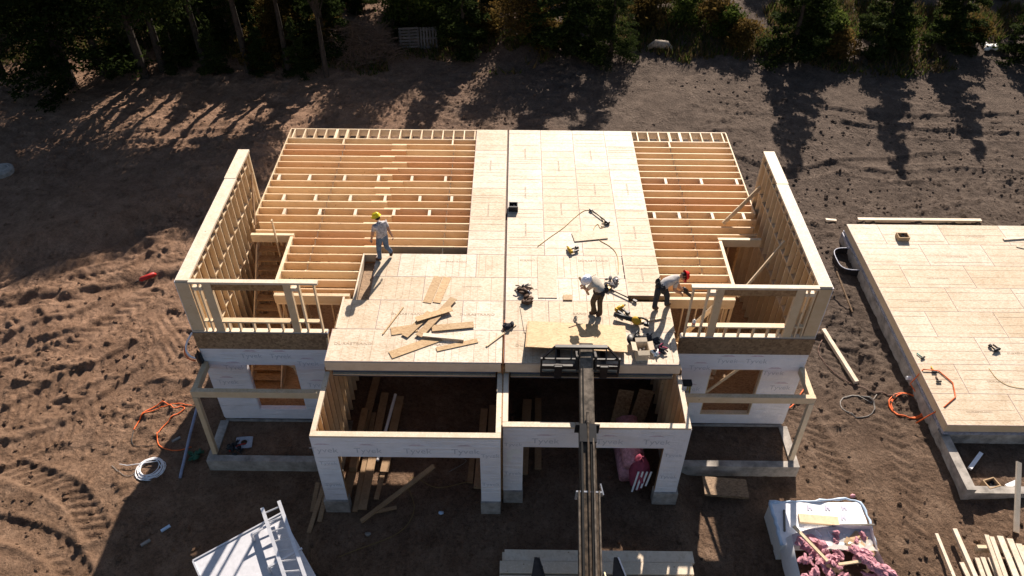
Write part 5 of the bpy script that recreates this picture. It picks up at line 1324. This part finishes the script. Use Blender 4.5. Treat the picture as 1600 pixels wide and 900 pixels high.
# right yard
p0, p1 = gat(1285, 518), gat(1338, 598)
single(MB().bar(p0+Vector((0, 0, .10)), p1+Vector((0, 0, .10)), .14, .14), 'white_beam', 'long white timber lying on the dirt between the two houses', 'beam', PALE)
single(MB().bar(gat(1301, 440)+Vector((0, 0, .5)), gat(1331, 489)+Vector((0, 0, .06)), .05, .05), 'stake', 'thin brown stake leaning right of the duplex corner', 'stake', OSBD)
single(MB().bar(gat(1289, 346)+Vector((0, 0, .06)), gat(1306, 346)+Vector((0, 0, .06)), .12, .06), 'plank', 'short white plank left of the long one behind the platform', 'plank', PALE)
single(MB().bar(gat(1339, 346)+Vector((0, 0, .10)), gat(1531, 348)+Vector((0, 0, .10)), .16, .14), 'plank', 'long white plank lying behind the right platform', 'plank', PALE)
p = gat(1431, 635)
pts = []
for k in range(3): pts += coil(p.x-.25, p.y, .62-.03*k, 1, .02, '', '', None, .8, .2*k, None)
pts += [(PX-.2, 2.9, -4.0), (PX+.1, 3.05, PZT+.06), (PX+.6, 3.0, PZT+.03), (PX+.85, 2.5, PZT+.03), (PX+.7, 1.9, PZT+.03), (PX+.2, 1.5, PZT+.03), (PX-.12, 1.5, -3.9), (PX-.5, 1.4, -4.2)]
single(MB().tube(pts, .021, 7), 'orange_hose', 'bright orange hose coiled over the left edge of the right platform', 'hose', ORANGE, None, True)
ghose([(1285, 530), (1279, 545), (1283, 560), (1300, 577), (1325, 595), (1345, 603), (1365, 612), (1395, 620), (1420, 622), (1445, 640), (1455, 668), (1470, 712)], .017, 'long_hose', 'long brown hose snaking from the white beam to the platform', 'hose', plain('brown_hose', (.13, .07, .05), .6, bump=0))
p = gat(1340, 633); pts = coil(p.x, p.y, .6, 2.2, .011, '', '', None, .75, .3) ; pts += [(*gat(1362, 628).xy, gat(1362, 628).z+.02), (*gat(1370, 616).xy, gat(1370, 616).z+.02)]
single(MB().tube(pts, .012, 6), 'wire_coil', 'thin grey wire coil on the dirt between the houses', 'coil', GREYC, None, True)
ghose([(1238, 588), (1232, 600), (1240, 612), (1222, 640), (1240, 632), (1258, 606)], .02, 'red_hose', 'red hose piled behind the right porch post', 'hose', ORANGE, .03)
for u, v, lab in ((1333, 774, 'small pink insulation scrap on the dirt right of the white pack'), (689, 803, 'small blue scrap before the left garage'), (575, 836, 'small grey scrap before the left garage')):
    p = gat(u, v); mb = MB(); mb.ball((p.x, p.y, p.z+.05), .09, .06, .05, 0, 8, .3); single(mb, 'scrap', lab, 'scrap', PINK if 'pink' in lab else BLUEW if 'blue' in lab else GREYC, None, True)
a = at(1520, 725, -4.0); b = at(1537, 702, -4.0)
single(MB().bar((a.x, a.y, -4.24), (b.x, b.y, -4.2), .12, .08), 'white_trim', 'white trim piece lying inside the right foundation', 'trim', WHITEP)
single(MB().bar((*at(1573, 760, -4.2).xy, -4.22), (*at(1592, 752, -4.2).xy, -4.2), .14, .06), 'white_trim', 'short white trim piece at the front of the right foundation', 'trim', WHITEP)
p = at(1548, 757, -4.2); crate('cardboard_box', 'open cardboard box inside the corner of the right foundation', (p.x, p.y, -4.36), .2, .16, .25, CARD, DARKCL, .3)
# back edge: pallets, log, scrap, brush pile
p = gat(655, 78); root = thing('pallet_stack', 'grey slatted pallets leaning at the edge of the trees', 'pallet', (p.x, p.y, p.z)); root.rotation_euler = (.9, 0, .12)
for i in range(7): local_part(MB().box(-1.1, .05, .1+i*.17, .1+i*.17+.12, .1, .13), 'slat', GREYW, root)
for i in range(3): local_part(MB().box(-1.05+i*.5, -.97+i*.5, .1, 1.25, .02, .097), 'bearer', GREYW, root)
for i in range(6): local_part(MB().box(.1+i*.17, .1+i*.17+.11, .0, 1.2, .16, .19), 'slat', GREYW, root)
for i in range(3): local_part(MB().box(.1, 1.1, .05+i*.5, .13+i*.5, .08, .157), 'bearer', GREYW, root)
p = gat(1032, 78); single(MB().tube([(p.x-.75, p.y, p.z+.15), (p.x-.3, p.y, p.z+.38), (p.x+.3, p.y, p.z+.34), (p.x+.65, p.y-.05, p.z+.06)], [.12, .24, .24, .12], 9), 'stump', 'pale uprooted stump at the edge of the weeds', 'stump', ROCK, None, True)
p = gat(1545, 76); heap('scrap_bag', 'bright white crumpled bag under the trees at far right', 'bag', Vector((p.x, p.y, 0)), (('bag', WHITE, 8, .3), ('flap', CARD, 3, .2)), r=.4, z=p.z)
p = gat(565, 88); root = thing('brush_pile', 'heap of dead reddish branches at the edge of the trees', 'brush pile', (p.x, p.y, p.z)); mb = MB()
for _ in range(900):
    a, e = rnd.uniform(0, 6.28), rnd.random()**.5; x, y = 2.1*e*math.cos(a), 1.1*e*math.sin(a); h = 2.1*(1-e*e)*rnd.uniform(.4, 1)
    d = Vector((rnd.gauss(0, 1), rnd.gauss(0, .6), rnd.gauss(0, .5))).normalized()*rnd.uniform(.4, 1.1); mb.tube([Vector((x, y, h))-d, Vector((x, y, h+.06)), Vector((x, y, h))+d], [.012, .014, .005], 4)
local_part(mb, 'branches', BRUSH, root)

# ================================================================== TREES AND UNDERGROWTH
def leaves(C, D, size, rr, flat=.5):
    """C: centres (n,3); quads with random orientation. returns verts, faces"""
    n = len(C); r1 = rr.standard_normal((n, 3)); r1[:, 2] *= flat; r1 = r1+D*.8; r1 /= np.linalg.norm(r1, axis=1)[:, None]
    r2 = rr.standard_normal((n, 3)); r2 -= r1*(r1*r2).sum(1)[:, None]; r2 /= np.linalg.norm(r2, axis=1)[:, None]
    s = size*rr.uniform(.6, 1.4, (n, 1)); a, b = r1*s, r2*s*.55
    V = np.stack([C-a, C-b*.9, C+a, C+b*.9], 1).reshape(-1, 3)
    return V
def quad_mesh(name, V, mats, mi=None):
    n = len(V)//4; me = bpy.data.meshes.new(name); me.vertices.add(len(V)); me.vertices.foreach_set('co', V.astype(np.float32).ravel())
    me.loops.add(n*4); me.loops.foreach_set('vertex_index', np.arange(n*4, dtype=np.int32)); me.polygons.add(n); me.polygons.foreach_set('loop_start', np.arange(0, n*4, 4, dtype=np.int32))
    for q in mats: me.materials.append(q)
    if mi is not None: me.polygons.foreach_set('material_index', mi.astype(np.int32))
    me.update(calc_edges=True); return me
def conifer_mesh(h, rad, seed, mat, nl=14000):
    rr = np.random.default_rng(seed); Cs, Ds = [], []; limbs = MB(); limbs.tube([(0, 0, -.2), (.03, .02, h*.5), (0, 0, h)], [.05+h*.016, h*.011, .01], 8)
    nb = int(h*13)
    for i in range(nb):
        t = (i+rr.random())/nb; z = h*(.04+.95*t); L = rad*(1-t)**.8*rr.uniform(.6, 1.12)+.12; a = rr.uniform(0, 6.283)
        dr = np.array([math.cos(a), math.sin(a), 0.]); m_ = max(8, int(nl/nb*(L/rad+.25)*1.6)); s = rr.random(m_)**.6
        P = np.array([0, 0, z])+dr[None]*(s*L)[:, None]; P[:, 2] += -.22*L*s+.10*L*s*s
        side = np.array([-dr[1], dr[0], 0]); P += side[None]*(rr.normal(0, .17, m_)*L*(.25+s*.6))[:, None]; P[:, 2] += rr.normal(0, .06, m_)
        Cs.append(P); Ds.append(np.repeat((dr+np.array([0, 0, -.3]))[None], m_, 0))
        if i % 3 == 0: limbs.tube([(0, 0, z), tuple(np.array([0, 0, z-.12*L])+dr*L*.85)], [.02, .006], 4)
    C = np.concatenate(Cs); D = np.concatenate(Ds); return quad_mesh('crown', leaves(C, D, .085, rr), [mat]), limbs
def broad_mesh(h, rad, seed, mat, nl=11000, trunk=.3):
    rr = np.random.default_rng(seed); limbs = MB(); limbs.tube([(0, 0, -.2), (.1, .05, h*.35), (0, .1, h*.7)], [.06+h*.014, h*.012, .03], 8)
    nb = int(22+h*3); Cs = []
    for i in range(nb):
        a = rr.uniform(0, 6.283); t = rr.random()**.8; z = h*(trunk+(1-trunk)*t); rmax = rad*math.sin(math.pi*min(1, .18+.8*t))**.7
        q = rmax*rr.random()**.5; c = np.array([q*math.cos(a), q*math.sin(a), z]); m_ = int(nl/nb*rr.uniform(.5, 1.5)); sg = rad*rr.uniform(.16, .30)
        Cs.append(c+rr.standard_normal((m_, 3))*np.array([sg, sg, sg*.65])); limbs.tube([(0, 0, z*.6), tuple(c*np.array([.5, .5, .85])), tuple(c)], [.045, .025, .008], 5)
    C = np.concatenate(Cs); return quad_mesh('crown', leaves(C, np.zeros_like(C), .095, rr, .8), [mat]), limbs
PROTO = {}
def proto(key, crown, limbs):
    tr_ = limbs.build('trunk', BARK); tm = tr_.data; bpy.data.objects.remove(tr_); PROTO[key] = (crown, tm)
proto('fir', *conifer_mesh(7, 2.0, 1, NEEDLE)); proto('spruce', *conifer_mesh(7, 1.55, 2, NEEDLE)); proto('tallfir', *conifer_mesh(12, 3.0, 3, NEEDLE, 24000))
proto('pine', *broad_mesh(11, 3.1, 4, NEEDLE, 24000)); proto('birch', *broad_mesh(7.5, 2.0, 5, BROAD, 17000, .2)); proto('highpine', *broad_mesh(11, 2.1, 14, NEEDLE, 24000, .56)); proto('maple', *broad_mesh(6, 1.8, 6, AUTUMN, 12000, .15)); proto('shrub', *broad_mesh(2.0, 1.1, 7, BROAD, 3500, .05)); proto('dryshrub', *broad_mesh(1.7, 1.0, 8, AUTUMN, 3000, .05))
NAMES = dict(highpine='pine_tree', fir='fir_tree', spruce='spruce_tree', tallfir='fir_tree', pine='pine_tree', birch='birch_tree', maple='maple_tree', shrub='shrub', dryshrub='shrub')
DESC = dict(highpine='tall bare stemmed pine', fir='broad dark fir', spruce='slim dark spruce', tallfir='tall dark fir', pine='tall round crowned pine', birch='green leafy birch', maple='small yellowing maple', shrub='green leafy shrub', dryshrub='brownish autumn shrub')
def tree(key, x, y, s, label):
    z = gz(x, y)-.05; cat = 'shrub' if 'shrub' in key else 'tree'
    root = thing(NAMES[key], label, cat, (x, y, z), 'shrubs at the forest edge' if cat == 'shrub' else 'trees behind the site'); root.rotation_euler = (0, 0, rnd.uniform(0, 6.28)); root.scale = (s*rnd.uniform(.92, 1.1), s*rnd.uniform(.92, 1.1), s)
    for nm, me_ in zip(('crown', 'trunk'), PROTO[key]):
        o_ = bpy.data.objects.new(nm, me_); COL.objects.link(o_); o_.parent = root
def place(lst, where):
    for i, (k, x, y, s) in enumerate(lst):
        pos = 'at far left' if x < -20 else 'left of the brush pile' if x < -11 else 'behind the pallets' if x < -1 else 'behind the house middle' if x < 7 else 'above the weeds' if x < 13 else 'on the right' if x < 24 else 'at far right'
        same = sorted(a[1] for a in lst if a[0] == k and zone(a[1]) == zone(x))
        o_ = ORD[same.index(x)]+' ' if len(same) > 1 else ''
        tree(k, x, y, s, f'{o_}{DESC[k]} {pos}, {where} row' + (' counted from left' if o_ else ''))
ORD = ['first', 'second', 'third', 'fourth', 'fifth', 'sixth', 'seventh', 'eighth']
zone = lambda x: sum(x >= q for q in (-20, -11, -1, 7, 13, 24))
front = [('pine', -27.5, 24.5, 1.2), ('tallfir', -23.5, 23.8, 1.25), ('pine', -19.8, 24.6, 1.15), ('highpine', -10.0, 24.8, .78), ('highpine', -12.2, 25.4, .88), ('highpine', -14.3, 25.2, .98), ('highpine', -16.8, 25.6, 1.02), ('highpine', -19.0, 25.2, 1.08), ('highpine', -22.2, 25, 1.1), ('maple', -13.0, 27.4, .55), ('fir', -10.4, 27.2, .95), ('fir', -21.0, 25.6, .6), ('spruce', -18.2, 25.3, .55), ('fir', -16.0, 25.0, .5), ('spruce', -13.5, 24.9, .5), ('fir', -11.6, 25.3, .45), ('fir', -17.4, 28.0, .8), ('spruce', -14.6, 28.4, .85), ('fir', -12.2, 28.2, .75), ('birch', -6.0, 29.8, 1.0), ('spruce', -2.7, 27.6, 1.0), ('maple', .6, 28.6, .85), ('fir', 3.2, 26.9, 1.15), ('tallfir', 5.6, 27.2, .62), ('maple', 9.0, 32.5, .5), ('fir', 15.9, 27.6, 1.1), ('spruce', 21.0, 28.0, 1.15), ('birch', 18.0, 30.8, .45), ('spruce', 24.9, 28.2, 1.0), ('fir', 29.2, 27.6, .85), ('spruce', 31.5, 28.2, 1.0)]
back = [('tallfir', -30, 29, .9), ('pine', -25, 29.5, .9), ('tallfir', -20.5, 30, .8), ('birch', -15.5, 31.5, .65), ('fir', -12.2, 31.5, 1.1), ('spruce', -9.3, 32.2, 1.2), ('birch', -6.8, 33.6, 1.0), ('fir', -3.6, 32.5, 1.15), ('spruce', -.8, 32.8, 1.15), ('maple', 2.0, 33.5, 1.1), ('fir', 5.0, 32.3, 1.15), ('birch', 7.8, 34.5, .6), ('maple', 11.0, 35.0, .6), ('fir', 13.3, 34.2, .7), ('maple', 16.0, 34.2, .8), ('birch', 18.8, 34, 1.0), ('fir', 22.2, 33.0, 1.1), ('spruce', 26.0, 33.2, 1.1), ('fir', 30.5, 33.2, 1.1), ('birch', 34, 32, 1.1)]
third = [(('fir', 'spruce', 'birch', 'maple')[i % 4], -33+i*3.0+rnd.uniform(-.5, .5), 37.5+rnd.uniform(-1, 1), rnd.uniform(1.0, 1.25)*(.62 if 6 < -33+i*3.0 < 17 else 1)) for i in range(25)]
bush = [('shrub', -18.5, 26.5, 1.0), ('dryshrub', -13.8, 26.0, 1.1), ('dryshrub', -10.2, 27.8, 1.1), ('shrub', -6.3, 30.2, 1.2), ('shrub', -4.6, 30.3, 1.0), ('dryshrub', -1.6, 28.9, 1.0), ('shrub', 1.4, 28.2, 1.0), ('dryshrub', 2.3, 27.6, .9), ('dryshrub', 8.0, 30.6, 1.0), ('shrub', 10.2, 30.8, 1.0), ('dryshrub', 11.8, 30.3, 1.1), ('shrub', 12.6, 29.3, .9), ('dryshrub', 13.2, 28.2, .9), ('shrub', 18.0, 28.4, 1.0), ('dryshrub', 18.6, 27.6, .8), ('shrub', 22.2, 28.6, .9), ('dryshrub', 26.4, 28.8, .9)]
back = [(k, x, y+(2.2 if x > 7 else 0), s_*(.58 if x > 7 else .72 if x > -14 else 1)) for k, x, y, s_ in back]
third = [(k, x, y+(3 if x > 4 else 0), s_*(.62 if x > 4 else .9)) for k, x, y, s_ in third]
place(front, 'front'); place(back, 'middle'); place(third, 'rear'); place(bush, 'front')
# dry grass and weeds, forest-floor litter
rr = np.random.default_rng(5); n = 60000
x = rr.uniform(-32, 36, n); y = 24.5+rr.random(n)**.8*9; dens = fbm(x, y, .35, 91, 3); edge = 26.3+(fbm(x, x*0, .25, 95, 2)-.5)*3.0
k = (y > edge) & (dens > .47); x, y = x[k], y[k]; n = len(x); z = ground_h(x, y)
hgt = rr.uniform(.12, .55, n)*(.5+fbm(x, y, .6, 97, 2)); a = rr.uniform(0, 6.283, n); wv = .025+.03*rr.random(n); lean = rr.normal(0, .16, (n, 2))
p0 = np.stack([x-wv*np.cos(a), y-wv*np.sin(a), z], 1); p1 = np.stack([x+wv*np.cos(a), y+wv*np.sin(a), z], 1); tip = np.stack([x+lean[:, 0], y+lean[:, 1], z+hgt], 1)
V = np.stack([p0, p1, tip+.004, tip-.004], 1).reshape(-1, 3)
me = quad_mesh('weeds', V, [DRYG, BROAD, AUTUMN], (rr.random(n) > .62).astype(int)+(rr.random(n) > .93).astype(int))
o_ = bpy.data.objects.new('weeds', me); COL.objects.link(o_); o_['kind'] = 'stuff'; o_['label'] = 'dry grass and weeds along the forest edge'
